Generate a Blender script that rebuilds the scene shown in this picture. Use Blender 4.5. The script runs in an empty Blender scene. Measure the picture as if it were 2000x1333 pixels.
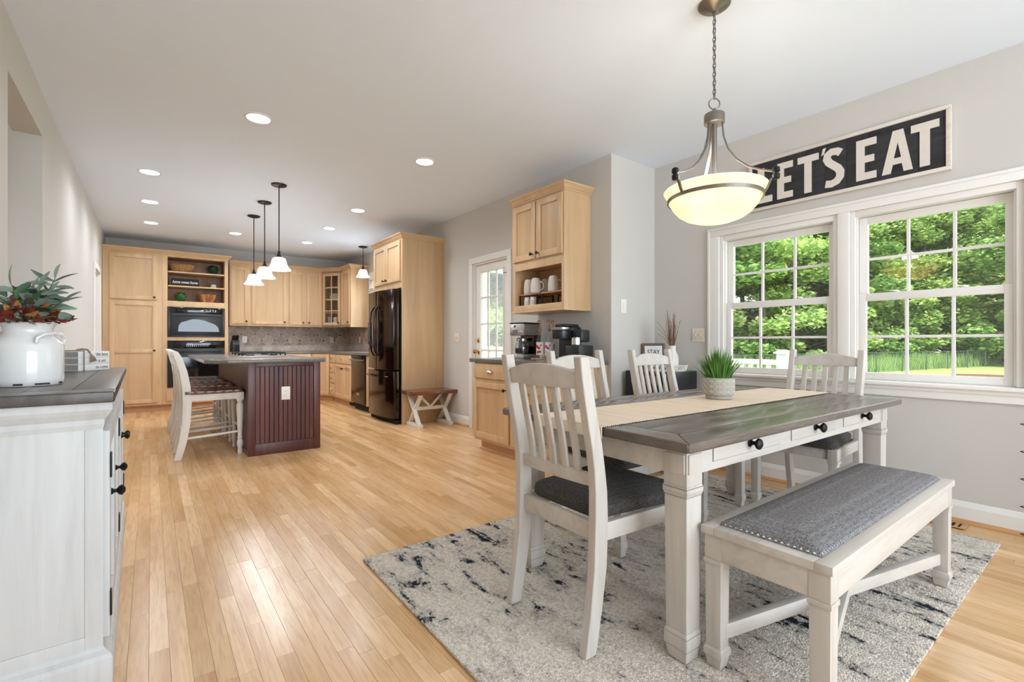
import bpy, bmesh, math, random
from mathutils import Matrix, Vector
R = math.radians
SC = bpy.context.scene
COL = SC.collection
random.seed(7)

# ---------------------------------------------------------------- camera, world, light, exposure
FPX, CX, CY, EYE = 920.0, 1000.0, 670.0, 1.07
TH = math.atan2(1000 - 295.0, FPX)
cam = bpy.data.cameras.new('camera'); camo = bpy.data.objects.new('camera', cam); COL.objects.link(camo)
cam.sensor_width = 36; cam.lens = FPX * 36 / 2000; cam.shift_y = 3.5 / 2000; cam.clip_start = .02; cam.clip_end = 400
camo.location = (0, 0, EYE); camo.rotation_euler = (R(90), 0, -TH)
SC.camera = camo
SC.view_settings.view_transform = 'Standard'; SC.view_settings.look = 'None'
SC.view_settings.gamma = 1; SC.view_settings.use_curve_mapping = False
SC.view_settings.exposure = 0.36
SC.cycles.use_denoising = True
SC.cycles.max_bounces = 10; SC.cycles.diffuse_bounces = 6; SC.cycles.transparent_max_bounces = 16

w = bpy.data.worlds.new('world'); SC.world = w; w.use_nodes = True
bg = w.node_tree.nodes['Background']; bg.inputs[0].default_value = (.88, .95, 1.0, 1); bg.inputs[1].default_value = 3.2

def add_light(name, kind, loc, rot, energy, color, **kw):
    l = bpy.data.lights.new(name, kind); l.energy = energy; l.color = color
    for k, v in kw.items(): setattr(l, k, v)
    o = bpy.data.objects.new(name, l); COL.objects.link(o); o.location = loc; o.rotation_euler = rot
    return o
add_light('sun', 'SUN', (0, 0, 20), (R(11.5), R(-34), 0), 5.0, (1, .96, .88), angle=R(12))
# added area light behind the camera, standing in for a guessed rear window
add_light('added_rear_light', 'AREA', (1.7, -3.38, 1.35), (R(90), 0, 0), 118, (.70, .85, 1), shape='RECTANGLE', size=3.6, size_y=2.0)
# added area light outside a guessed right-wall window, hidden by the fridge
add_light('added_sink_light', 'AREA', (3.40, 7.72, 1.58), (R(90), 0, R(90)), 34, (.74, .87, 1), shape='RECTANGLE', size=.95, size_y=.95)

# ---------------------------------------------------------------- materials
def lin(c):
    return tuple(((v / 255) / 12.92 if v / 255 <= .04045 else ((v / 255 + .055) / 1.055) ** 2.4) for v in c) + (1,)
def nmat(name):
    m = bpy.data.materials.new(name); m.use_nodes = True
    nt = m.node_tree; b = nt.nodes['Principled BSDF']
    return m, nt, b
def N(nt, t, **kw):
    n = nt.nodes.new(t)
    for k, v in kw.items():
        if k in n.inputs: n.inputs[k].default_value = v
        else: setattr(n, k, v)
    return n
def mixc(nt, fac, a, b, mode='MIX'):
    n = nt.nodes.new('ShaderNodeMix'); n.data_type = 'RGBA'; n.blend_type = mode
    for i, v in ((0, fac), (6, a), (7, b)):
        if hasattr(v, 'is_output'): nt.links.new(v, n.inputs[i])
        else: n.inputs[i].default_value = v
    return n.outputs[2]
def coords(nt, scale=(1, 1, 1), kind='Object', rot=(0, 0, 0)):
    t = nt.nodes.new('ShaderNodeTexCoord'); mp = nt.nodes.new('ShaderNodeMapping')
    mp.inputs['Scale'].default_value = scale; mp.inputs['Rotation'].default_value = rot
    nt.links.new(t.outputs[kind], mp.inputs[0]); return mp.outputs[0]
def ramp(nt, src, stops):
    r = nt.nodes.new('ShaderNodeValToRGB'); e = r.color_ramp.elements
    while len(e) < len(stops): e.new(.5)
    for el, (p, c) in zip(e, stops): el.position = p; el.color = c
    nt.links.new(src, r.inputs[0]); return r.outputs[0]
def bump(nt, b, h, strength=.2, dist=.01):
    n = nt.nodes.new('ShaderNodeBump'); n.inputs['Strength'].default_value = strength; n.inputs['Distance'].default_value = dist
    nt.links.new(h, n.inputs['Height']); nt.links.new(n.outputs[0], b.inputs['Normal'])
def plain(name, c, rough=.5, metal=0, var=.06, scale=6, spec=.5, bmp=0, bscale=80, coat=0, sub=None):
    m, nt, b = nmat(name); L = nt.links.new
    v = coords(nt); nz = N(nt, 'ShaderNodeTexNoise', Scale=scale, Detail=4.0); L(v, nz.inputs[0])
    c = lin(c); d = tuple(max(0, x * (1 - var)) for x in c[:3]) + (1,)
    L(mixc(nt, nz.outputs[0], d, c), b.inputs['Base Color'])
    b.inputs['Roughness'].default_value = rough; b.inputs['Metallic'].default_value = metal
    b.inputs['Specular IOR Level'].default_value = spec; b.inputs['Coat Weight'].default_value = coat
    if bmp:
        n2 = N(nt, 'ShaderNodeTexNoise', Scale=bscale, Detail=3.0); L(v, n2.inputs[0]); bump(nt, b, n2.outputs[0], bmp, .002)
    return m
def wood(name, cl, cm, cd, axis='z', rough=.4, fine=1.0, tone=False, coat=0.0, streak=.5, rings=.35, spec=.5):
    m, nt, b = nmat(name); L = nt.links.new
    sc = {'z': (14, 14, 1.1), 'y': (14, 1.1, 14), 'x': (1.1, 14, 14)}[axis]
    v = coords(nt, tuple(s * fine for s in sc))
    if tone:
        at = N(nt, 'ShaderNodeAttribute', attribute_name='tone')
        mu = N(nt, 'ShaderNodeVectorMath', operation='MULTIPLY_ADD'); mu.inputs[1].default_value = (37, 91, 53)
        L(at.outputs['Vector'], mu.inputs[0]); L(v, mu.inputs[2]); v = mu.outputs[0]
    nz = N(nt, 'ShaderNodeTexNoise', Scale=1.0, Detail=5.0, Roughness=.6, Distortion=.6); L(v, nz.inputs[0])
    wv = N(nt, 'ShaderNodeTexWave', Scale=.35, Distortion=7.0, Detail=2.0, wave_type='RINGS' if rings > .3 else 'BANDS'); wv.inputs['Detail Scale'].default_value = .6
    L(v, wv.inputs[0])
    c1 = ramp(nt, nz.outputs[0], [(.3, lin(cd)), (.5, lin(cm)), (.72, lin(cl))])
    c2 = mixc(nt, wv.outputs[0], lin(cm), lin(cl))
    c = mixc(nt, rings, c1, c2)
    # fine pores
    v2 = N(nt, 'ShaderNodeVectorMath', operation='SCALE'); v2.inputs['Scale'].default_value = 7; L(v, v2.inputs[0])
    n3 = N(nt, 'ShaderNodeTexNoise', Scale=1.2, Detail=2.0); L(v2.outputs[0], n3.inputs[0])
    c = mixc(nt, ramp(nt, n3.outputs[0], [(.45, (0, 0, 0, 1)), (.75, (streak * .5,) * 3 + (1,))]), c, lin(cd))
    if tone:
        hs = nt.nodes.new('ShaderNodeHueSaturation')
        rr = N(nt, 'ShaderNodeMapRange'); rr.inputs[3].default_value = .84; rr.inputs[4].default_value = 1.10
        L(at.outputs['Fac'], rr.inputs[0]); L(rr.outputs[0], hs.inputs['Value'])
        r2 = N(nt, 'ShaderNodeMapRange'); r2.inputs[3].default_value = 1.08; r2.inputs[4].default_value = .92
        L(at.outputs['Fac'], r2.inputs[0]); L(r2.outputs[0], hs.inputs['Saturation'])
        L(c, hs.inputs['Color']); c = hs.outputs[0]
    L(c, b.inputs['Base Color']); b.inputs['Roughness'].default_value = rough; b.inputs['Coat Weight'].default_value = coat
    b.inputs['Coat Roughness'].default_value = .15; b.inputs['Specular IOR Level'].default_value = spec
    bump(nt, b, nz.outputs[0], .06, .002)
    return m
def weave(name, c1, c2, scale=170, rough=.95, rot=0, kind='Object', bs=.5):
    m, nt, b = nmat(name); L = nt.links.new
    v = coords(nt, (1, 1, 1), kind, (0, 0, rot))
    vo = N(nt, 'ShaderNodeTexVoronoi', Scale=scale); vo.inputs['Randomness'].default_value = .55; L(v, vo.inputs[0])
    nz = N(nt, 'ShaderNodeTexNoise', Scale=scale * .6, Detail=2.0); L(v, nz.inputs[0])
    f = mixc(nt, .5, vo.outputs[0], nz.outputs[0])
    L(ramp(nt, f, [(.2, lin(c1)), (.62, lin(c2))]), b.inputs['Base Color'])
    b.inputs['Roughness'].default_value = rough; b.inputs['Specular IOR Level'].default_value = .1
    b.inputs['Sheen Weight'].default_value = .06
    bump(nt, b, vo.outputs[0], bs, .003); return m
def speckle(name, cols, scale, rough=.25, bmp=0):
    m, nt, b = nmat(name); L = nt.links.new; v = coords(nt)
    vo = N(nt, 'ShaderNodeTexVoronoi', Scale=scale); L(v, vo.inputs[0])
    s = N(nt, 'ShaderNodeSeparateColor'); L(vo.outputs['Color'], s.inputs[0])
    k = len(cols); L(ramp(nt, s.outputs[0], [(i / k, lin(c)) for i, c in enumerate(cols)]), b.inputs['Base Color'])
    b.inputs['Roughness'].default_value = rough
    if bmp: bump(nt, b, vo.outputs[0], bmp, .002)
    return m
def stone(name, c1, c2, c3, scale=9, rough=.5):
    m, nt, b = nmat(name); L = nt.links.new; v = coords(nt, kind='Object')
    oi = N(nt, 'ShaderNodeObjectInfo'); ad = N(nt, 'ShaderNodeVectorMath', operation='MULTIPLY_ADD'); ad.inputs[1].default_value = (30, 17, 43)
    cm = N(nt, 'ShaderNodeCombineXYZ'); [L(oi.outputs['Random'], cm.inputs[i]) for i in range(3)]
    L(cm.outputs[0], ad.inputs[0]); L(v, ad.inputs[2])
    nz = N(nt, 'ShaderNodeTexNoise', Scale=scale, Detail=8.0, Roughness=.65, Distortion=1.0); L(ad.outputs[0], nz.inputs[0])
    c = ramp(nt, nz.outputs[0], [(.28, lin(c1)), (.5, lin(c2)), (.72, lin(c3))])
    hs = nt.nodes.new('ShaderNodeHueSaturation'); mr = N(nt, 'ShaderNodeMapRange'); mr.inputs[3].default_value = .8; mr.inputs[4].default_value = 1.2
    L(oi.outputs['Random'], mr.inputs[0]); L(mr.outputs[0], hs.inputs['Value']); L(c, hs.inputs['Color'])
    L(hs.outputs[0], b.inputs['Base Color']); b.inputs['Roughness'].default_value = rough
    bump(nt, b, nz.outputs[0], .15, .003); return m
def glass(name, tint=(1, 1, 1), gl=.06, rough=.0):
    m = bpy.data.materials.new(name); m.use_nodes = True; nt = m.node_tree; nt.nodes.remove(nt.nodes['Principled BSDF'])
    L = nt.links.new; t = N(nt, 'ShaderNodeBsdfTransparent', Color=tint + (1,)); g = N(nt, 'ShaderNodeBsdfGlossy', Roughness=rough)
    lw = N(nt, 'ShaderNodeLayerWeight', Blend=.5); pw = N(nt, 'ShaderNodeMath', operation='POWER'); pw.inputs[1].default_value = 5; L(lw.outputs['Facing'], pw.inputs[0]); mx = nt.nodes.new('ShaderNodeMixShader')
    ml = N(nt, 'ShaderNodeMath', operation='MULTIPLY_ADD', use_clamp=True); ml.inputs[1].default_value = .9; ml.inputs[2].default_value = gl + .02
    L(pw.outputs[0], ml.inputs[0]); L(ml.outputs[0], mx.inputs[0]); L(t.outputs[0], mx.inputs[1]); L(g.outputs[0], mx.inputs[2])
    L(mx.outputs[0], nt.nodes['Material Output'].inputs[0]); return m
def lampglass(name, c, emit, trans=.6, clear=0):
    m, nt, b = nmat(name); L = nt.links.new
    v = coords(nt); nz = N(nt, 'ShaderNodeTexNoise', Scale=9.0, Detail=5.0, Distortion=2.0); L(v, nz.inputs[0])
    c = lin(c); col = mixc(nt, nz.outputs[0], tuple(x * .86 for x in c[:3]) + (1,), c)
    L(col, b.inputs['Base Color']); L(col, b.inputs['Emission Color']); b.inputs['Emission Strength'].default_value = emit
    b.inputs['Roughness'].default_value = .25
    t = nt.nodes.new('ShaderNodeBsdfTranslucent'); L(col, t.inputs[0]); mx = nt.nodes.new('ShaderNodeMixShader'); mx.inputs[0].default_value = trans
    L(b.outputs[0], mx.inputs[1]); L(t.outputs[0], mx.inputs[2]); o = mx.outputs[0]
    if clear:
        tr = nt.nodes.new('ShaderNodeBsdfTransparent'); m2 = nt.nodes.new('ShaderNodeMixShader'); m2.inputs[0].default_value = clear; L(o, m2.inputs[1]); L(tr.outputs[0], m2.inputs[2]); o = m2.outputs[0]
    L(o, nt.nodes['Material Output'].inputs[0]); return m
def emitter(name, c, s):
    m, nt, b = nmat(name); b.inputs['Base Color'].default_value = lin(c); b.inputs['Emission Color'].default_value = lin(c); b.inputs['Emission Strength'].default_value = s
    return m

MT = dict(
 wall=plain('wall_paint', (203, 199, 193), .85, var=.02, bmp=.05, bscale=220),
 ceil=plain('ceiling_paint', (230, 238, 248), .9, var=.015, bmp=.06, bscale=150),
 trim=plain('white_trim_paint', (232, 228, 223), .45, var=.02),
 floor=wood('oak_floor', (226, 188, 140), (214, 170, 120), (180, 130, 84), 'y', .27, .9, True, .08, .9, .5),
 gap=plain('floor_gap', (150, 106, 66), .8),
 maple=wood('maple', (214, 181, 141), (203, 169, 129), (187, 152, 112), 'z', .38, .55, streak=.25, rings=.2),
 mapleh=wood('maple_horizontal', (214, 181, 141), (203, 169, 129), (187, 152, 112), 'y', .38, .55, streak=.25, rings=.2),
 maplex=wood('maple_cross', (214, 181, 141), (203, 169, 129), (187, 152, 112), 'x', .38, .55, streak=.25, rings=.2),
 maplep=wood('maple_panel', (208, 175, 134), (196, 162, 121), (179, 144, 104), 'z', .38, .5, streak=.3, rings=.35),
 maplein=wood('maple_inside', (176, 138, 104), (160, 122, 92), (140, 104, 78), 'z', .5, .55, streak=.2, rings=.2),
 darkwood=wood('dark_mahogany', (112, 62, 52), (84, 42, 38), (46, 24, 28), 'z', .35, 1.0, streak=.7, rings=.4),
 seatwood=wood('dark_seat_wood', (142, 86, 56), (96, 52, 38), (56, 28, 24), 'x', .25, .8, streak=.6, rings=.4, coat=.3),
 tabletop=wood('weathered_grey_brown_top', (116, 103, 93), (94, 83, 75), (62, 54, 49), 'x', .24, 1.3, streak=.9, rings=.25, coat=.2),
 tabletopy=wood('weathered_grey_brown_cross', (116, 103, 93), (94, 83, 75), (62, 54, 49), 'y', .24, 1.3, streak=.9, rings=.25, coat=.2),
 sbtop=wood('sideboard_top_wood', (92, 82, 75), (74, 65, 60), (52, 46, 43), 'y', .36, 1.2, streak=.6, rings=.3, coat=.1),
 cream=wood('antique_white_paint', (202, 195, 187), (194, 186, 177), (178, 169, 159), 'z', .5, 1.2, streak=.12, rings=.1),
 sbpaint=wood('cool_white_wash', (208, 208, 207), (201, 201, 200), (188, 188, 187), 'z', .5, 1.4, streak=.15, rings=.1),
 creamx=wood('antique_white_paint_cross', (202, 195, 187), (194, 186, 177), (178, 169, 159), 'x', .5, 1.2, streak=.12, rings=.1),
 creamline=plain('paint_crease', (150, 140, 130), .7),
 white=wood('distressed_white_paint', (236, 231, 224), (230, 224, 216), (212, 203, 192), 'z', .5, 1.0, streak=.15, rings=.1),
 fabric=weave('charcoal_tweed', (20, 19, 20), (88, 83, 80), 190, bs=1.0),
 fabric2=weave('grey_blue_tweed', (50, 50, 54), (142, 138, 138), 190, bs=1.0),
 granite=speckle('grey_granite', [(96, 94, 92), (122, 118, 114), (140, 134, 128), (108, 100, 94), (80, 78, 78)], 420, .22),
 tile=stone('slate_tile', (142, 122, 108), (168, 148, 134), (190, 172, 158), 14),
 tilew=stone('slate_tile_light', (150, 134, 122), (172, 156, 144), (192, 178, 166), 14),
 grout=plain('grout', (206, 196, 184), .9),
 dot=plain('black_inset', (30, 26, 26), .3),
 black=plain('black_plastic', (22, 23, 25), .32, var=.1),
 blackgloss=plain('black_glass', (12, 14, 16), .06, var=.0, spec=.6),
 blacksteel=plain('black_stainless', (74, 64, 60), .12, 1.0, var=.05),
 steel=plain('brushed_steel', (190, 188, 186), .28, 1.0, var=.05),
 chrome=plain('chrome', (225, 225, 225), .08, 1.0, var=0),
 bronze=plain('oil_rubbed_bronze', (62, 50, 44), .4, .7, var=.3, scale=30),
 pewter=plain('brushed_pewter', (142, 134, 126), .35, .8, var=.35, scale=60),
 iron=plain('black_iron', (26, 24, 23), .5, .5),
 knobdk=plain('dark_knob', (50, 40, 36), .3, .7),
 brass=plain('brass', (214, 176, 112), .2, 1.0),
 nickel=plain('satin_nickel', (180, 170, 160), .25, 1.0),
 plastic=plain('white_plastic', (236, 232, 226), .4, var=0),
 almond=plain('almond_plastic', (226, 214, 198), .4, var=0),
 slot=plain('outlet_slot', (110, 104, 98), .6),
 pane=glass('window_glass', (1, 1, 1), .045),
 clear=glass('clear_glass', (.97, .98, .98), .06),
 bowl=lampglass('alabaster_bowl', (255, 234, 196), .34, .6),
 shade=lampglass('frosted_bell_glass', (206, 202, 195), .10, .2, .5),
 shadeoff=lampglass('frosted_bell_glass_dim', (240, 238, 230), .08, .2, .4),
 lens=emitter('led_lens', (255, 250, 242), 9),
 canring=plain('can_ring', (226, 222, 218), .5),
 enamel=plain('white_enamel', (234, 233, 232), .15, var=.02, coat=.4),
 chip=plain('chipped_enamel', (36, 34, 36), .6),
 bookw=plain('white_book', (236, 236, 234), .6, var=.03), bookg=plain('book_pages', (168, 166, 163), .8, var=.1, scale=40),
 ink=plain('ink', (60, 58, 56), .8, var=0), inkw=plain('white_ink', (240, 236, 230), .7, var=0),
 twine=plain('twine', (158, 140, 118), .9, var=.3, scale=90),
 leafg=plain('eucalyptus_leaf', (148, 168, 154), .6, var=.35, scale=14), leafg2=plain('green_leaf', (104, 140, 108), .6, var=.35, scale=14),
 leafr=plain('burgundy_leaf', (148, 58, 48), .6, var=.4, scale=30), leafo=plain('amber_leaf', (208, 136, 62), .6, var=.4, scale=30), leafd=plain('dark_leaf', (96, 84, 60), .6, var=.4, scale=30),
 stem=plain('stem', (96, 104, 66), .7), twig=plain('dry_twig', (136, 106, 84), .9, var=.3),
 blade=plain('grass_blade', (88, 140, 50), .5, var=.5, scale=18), box1=plain('boxwood_leaf', (58, 118, 48), .6, var=.6, scale=60), box2=plain('dark_boxwood_leaf', (28, 64, 36), .6, var=.6, scale=60),
 concrete=plain('grey_concrete', (168, 160, 150), .9, var=.12, scale=40), conlite=plain('pale_relief', (206, 198, 188), .9, var=.08),
 ceramic=plain('white_ceramic', (226, 220, 213), .35, var=.1, scale=50), mug=plain('speckled_mug', (214, 204, 194), .5, var=.14, scale=120),
 wicker=weave('wicker', (92, 60, 38), (190, 142, 92), 60), acacia=wood('acacia', (186, 128, 78), (150, 92, 52), (104, 60, 36), 'z', .35, 1.0, streak=.4),
 acacia2=wood('pale_acacia', (204, 156, 104), (182, 130, 82), (140, 92, 58), 'z', .35, 1.0, streak=.4),
 signbk=plain('chalk_black', (40, 38, 38), .85, var=.2), walnut=wood('walnut_frame', (112, 80, 62), (92, 64, 50), (66, 44, 36), 'x', .5, 1.0),
 signwhite=wood('whitewashed_frame', (226, 218, 208), (216, 206, 195), (196, 184, 170), 'y', .7, 1.2, streak=.3, rings=.1),
 signdark=wood('charcoal_plank', (58, 56, 58), (42, 41, 43), (24, 24, 26), 'y', .7, 1.6, tone=True, streak=.5, rings=.1),
 letter=plain('whitewashed_letter', (222, 213, 202), .75, var=.1, scale=30),
 vent=wood('oak_vent', (206, 160, 108), (192, 144, 94), (166, 116, 70), 'y', .4),
 shoe=wood('oak_shoe', (206, 160, 108), (196, 148, 96), (170, 118, 72), 'y', .4),
 toe=wood('maple_toe', (206, 160, 120), (196, 148, 108), (176, 128, 90), 'y', .45),
 dark=plain('dark_void', (18, 14, 12), .8), toaster=plain('black_satin', (34, 36, 40), .3),
 red=plain('red_packet', (190, 40, 44), .4, var=.3, scale=40), pink=plain('pink_packet', (196, 60, 120), .4, var=.3, scale=40), pack=plain('pale_packet', (228, 220, 212), .5, var=.1),
 teal=plain('green_glaze', (60, 120, 92), .3), petal=plain('pale_petal', (222, 196, 176), .8, var=.2, scale=60),
 blue=plain('blue_glass', (110, 140, 160), .2), rust=plain('rust_plate', (140, 66, 48), .35),
 ext=plain('white_vinyl', (236, 238, 238), .5, var=.01), deck=plain('deck_grey', (150, 146, 140), .8),
 lawn=plain('lawn', (150, 168, 96), .95, var=.35, scale=.8), sand=plain('bare_sand', (206, 196, 172), .95, var=.15, scale=2),
 bark=plain('bark', (88, 78, 66), .95, var=.4, scale=3), fence=plain('fence_black', (62, 84, 74), .7), pit=plain('rusty_steel', (120, 92, 78), .8, var=.3),
 tallgrass=plain('tall_grass', (136, 168, 92), .9, var=.4, scale=.6),
)
def leafmat(name, c1, c2):
    m, nt, b = nmat(name); L = nt.links.new
    g = N(nt, 'ShaderNodeNewGeometry'); nz = N(nt, 'ShaderNodeTexNoise', Scale=.45, Detail=3.0); L(g.outputs['Position'], nz.inputs[0])
    wn = N(nt, 'ShaderNodeTexWhiteNoise', noise_dimensions='1D'); L(g.outputs['Random Per Island'], wn.inputs['W'])
    f = mixc(nt, .55, nz.outputs[0], wn.outputs['Value'])
    col = ramp(nt, f, [(.25, lin(c1)), (.75, lin(c2))]); L(col, b.inputs['Base Color']); b.inputs['Roughness'].default_value = .65
    t = nt.nodes.new('ShaderNodeBsdfTranslucent'); L(col, t.inputs[0]); mx = nt.nodes.new('ShaderNodeMixShader'); mx.inputs[0].default_value = .4
    L(b.outputs[0], mx.inputs[1]); L(t.outputs[0], mx.inputs[2]); L(mx.outputs[0], nt.nodes['Material Output'].inputs[0]); return m
MT['tree1'] = leafmat('maple_foliage', (84, 128, 66), (192, 214, 124)); MT['tree2'] = leafmat('dark_foliage', (66, 110, 60), (156, 190, 104)); MT['tree3'] = leafmat('light_foliage', (112, 156, 84), (206, 224, 140))
def rugmat():
    m, nt, b = nmat('shag_rug'); L = nt.links.new
    v = coords(nt, (1, 1, 1)); nz = N(nt, 'ShaderNodeTexNoise', Scale=90.0, Detail=4.0); L(v, nz.inputs[0])
    base = ramp(nt, nz.outputs[0], [(.3, lin((200, 188, 174))), (.6, lin((238, 229, 217)))])
    v2 = coords(nt, (7, 2.2, 1)); n2 = N(nt, 'ShaderNodeTexNoise', Scale=2.0, Detail=9.0, Roughness=.72, Distortion=.5); L(v2, n2.inputs[0])
    v3 = coords(nt, (.9, .55, 1)); n3 = N(nt, 'ShaderNodeTexNoise', Scale=1.5, Detail=2.0); L(v3, n3.inputs[0])
    n5 = N(nt, 'ShaderNodeTexNoise', Scale=38.0, Detail=3.0, Roughness=.7); L(v, n5.inputs[0])
    s0 = N(nt, 'ShaderNodeMath', operation='MULTIPLY_ADD'); s0.inputs[1].default_value = .34; L(n5.outputs[0], s0.inputs[0]); L(n2.outputs[0], s0.inputs[2])
    sm = N(nt, 'ShaderNodeMath', operation='MULTIPLY_ADD'); sm.inputs[1].default_value = .36; L(n3.outputs[0], sm.inputs[0]); L(s0.outputs[0], sm.inputs[2])
    f = ramp(nt, sm.outputs[0], [(.955, (0, 0, 0, 1)), (.995, (1, 1, 1, 1))])
    c = mixc(nt, f, base, lin((58, 62, 70)))
    f2 = ramp(nt, sm.outputs[0], [(.85, (0, 0, 0, 1)), (.96, (.5, .5, .5, 1))]); c2 = mixc(nt, f2, c, lin((142, 138, 136)))
    L(mixc(nt, f, c2, lin((52, 56, 64))), b.inputs['Base Color']); b.inputs['Roughness'].default_value = 1; b.inputs['Specular IOR Level'].default_value = 0
    n4 = N(nt, 'ShaderNodeTexNoise', Scale=140.0, Detail=3.0); L(v, n4.inputs[0]); bump(nt, b, n4.outputs[0], .9, .012); return m
MT['rug'] = rugmat()
def runnermat():
    m, nt, b = nmat('ribbed_runner'); L = nt.links.new
    v = coords(nt, (1, 1, 1)); wv = N(nt, 'ShaderNodeTexWave', Scale=26.0, Distortion=1.2, Detail=2.0, bands_direction='X'); L(v, wv.inputs[0])
    v2 = coords(nt, (60, 2, 1)); nz = N(nt, 'ShaderNodeTexNoise', Scale=1.0, Detail=2.0); L(v2, nz.inputs[0])
    c = ramp(nt, nz.outputs[0], [(.3, lin((212, 194, 172))), (.6, lin((236, 220, 200)))])
    L(mixc(nt, ramp(nt, wv.outputs[0], [(0, (.35,) * 3 + (1,)), (.35, (0, 0, 0, 1))]), c, lin((170, 146, 122))), b.inputs['Base Color']); b.inputs['Roughness'].default_value = .95
    bump(nt, b, wv.outputs[0], .5, .004); return m
MT['runner'] = runnermat()

# ---------------------------------------------------------------- mesh builder
WORLD = {}
class MB:
    def __init__(s, M=None): s.v = []; s.f = []; s.M = M; s.sm = False
    def add(s, vs, fs):
        o = len(s.v)
        s.v += [tuple(s.M @ Vector(p)) if s.M else tuple(p) for p in vs]
        s.f += [tuple(i + o for i in f) for f in fs]; return s
    def box(s, x0, x1, y0, y1, z0, z1):
        x0, x1 = min(x0, x1), max(x0, x1); y0, y1 = min(y0, y1), max(y0, y1); z0, z1 = min(z0, z1), max(z0, z1)
        return s.add([(x0, y0, z0), (x1, y0, z0), (x1, y1, z0), (x0, y1, z0), (x0, y0, z1), (x1, y0, z1), (x1, y1, z1), (x0, y1, z1)],
                     [(0, 3, 2, 1), (4, 5, 6, 7), (0, 1, 5, 4), (1, 2, 6, 5), (2, 3, 7, 6), (3, 0, 4, 7)])
    def taper(s, cx, cy, z0, z1, w0, w1, d0=None, d1=None):
        d0 = d0 or w0; d1 = d1 or w1
        return s.loft([[(cx - w / 2, cy - d / 2, z), (cx + w / 2, cy - d / 2, z), (cx + w / 2, cy + d / 2, z), (cx - w / 2, cy + d / 2, z)] for w, d, z in ((w0, d0, z0), (w1, d1, z1))])
    def loft(s, rings, cap=True, closed=True):
        n = len(rings[0]); vs = [p for r in rings for p in r]; fs = []
        for i in range(len(rings) - 1):
            for j in range(n if closed else n - 1):
                k = (j + 1) % n; fs.append((i * n + j, i * n + k, (i + 1) * n + k, (i + 1) * n + j))
        if cap: fs.append(tuple(range(n - 1, -1, -1))); fs.append(tuple((len(rings) - 1) * n + j for j in range(n)))
        return s.add(vs, fs)
    def prism(s, poly, plane, d0, d1):
        mp = {'xy': lambda a, b, d: (a, b, d), 'xz': lambda a, b, d: (a, d, b), 'yz': lambda a, b, d: (d, a, b)}[plane]
        return s.loft([[mp(a, b, d) for a, b in poly] for d in (d0, d1)])
    def lathe(s, prof, n=24, c=(0, 0, 0), axis=None, cap=True):
        ax = (axis or Vector((0, 0, 1))).normalized(); q = Vector((0, 0, 1)).rotation_difference(ax)
        rings = [[tuple(Vector(c) + q @ Vector((max(r, 1e-4) * math.cos(2 * math.pi * k / n), max(r, 1e-4) * math.sin(2 * math.pi * k / n), z))) for k in range(n)] for r, z in prof]
        s.sm = True; return s.loft(rings, cap)
    def tube(s, pts, r, n=8, closed=False, cap=True):
        pts = [Vector(p) for p in pts]; rs = r if isinstance(r, (list, tuple)) else [r] * len(pts); rings = []; u = None; m = len(pts)
        for i, p in enumerate(pts):
            t = (pts[(i + 1) % m] - pts[i - 1]) if closed else (pts[min(i + 1, m - 1)] - pts[max(i - 1, 0)])
            t.normalize()
            if u is None: u = t.orthogonal().normalized()
            else:
                u = u - t * u.dot(t)
                u = u.normalized() if u.length > 1e-6 else t.orthogonal().normalized()
            w_ = t.cross(u); rings.append([tuple(p + (u * math.cos(2 * math.pi * k / n) + w_ * math.sin(2 * math.pi * k / n)) * rs[i]) for k in range(n)])
        if closed: rings.append(rings[0])
        s.sm = True; return s.loft(rings, cap and not closed)
    def beam(s, p0, p1, wd, ht, up=(0, 0, 1)):
        p0, p1 = Vector(p0), Vector(p1); t = (p1 - p0).normalized(); up = Vector(up); a = t.cross(up).normalized(); b = a.cross(t)
        return s.loft([[tuple(p + a * (i * wd / 2) + b * (j * ht / 2)) for i, j in ((-1, -1), (1, -1), (1, 1), (-1, 1))] for p in (p0, p1)])
    def sweep(s, pts, wd, ht, side):
        # rectangular section, 'side' is a fixed horizontal direction; wd along side, ht along the in-plane normal
        pts = [Vector(p) for p in pts]; sd = Vector(side).normalized(); rings = []; m = len(pts)
        ws = wd if isinstance(wd, (list, tuple)) else [wd] * m; hs = ht if isinstance(ht, (list, tuple)) else [ht] * m
        for i, p in enumerate(pts):
            t = (pts[min(i + 1, m - 1)] - pts[max(i - 1, 0)]).normalized(); nn = t.cross(sd).normalized()
            if i in (0, m - 1) and abs(t.z) > .5: nn = Vector((nn.x, nn.y, 0)).normalized()
            rings.append([tuple(p + sd * (a * ws[i] / 2) + nn * (b * hs[i] / 2)) for a, b in ((-1, -1), (1, -1), (1, 1), (-1, 1))])
        return s.loft(rings)
    def sheet(s, P, off):
        a, b = len(P), len(P[0]); off = Vector(off); vs = [tuple(Vector(p)) for r in P for p in r]; vs += [tuple(Vector(p) + off) for r in P for p in r]; q = a * b; fs = []
        for i in range(a - 1):
            for j in range(b - 1):
                k = i * b + j; fs += [(k, k + 1, k + b + 1, k + b), (q + k, q + k + b, q + k + b + 1, q + k + 1)]
        bd = [(0, j) for j in range(b)] + [(i, b - 1) for i in range(1, a)] + [(a - 1, j) for j in range(b - 2, -1, -1)] + [(i, 0) for i in range(a - 2, 0, -1)]
        for i in range(len(bd)):
            x = bd[i][0] * b + bd[i][1]; y = bd[(i + 1) % len(bd)][0] * b + bd[(i + 1) % len(bd)][1]; fs.append((y, x, q + x, q + y))
        return s.add(vs, fs)
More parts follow.
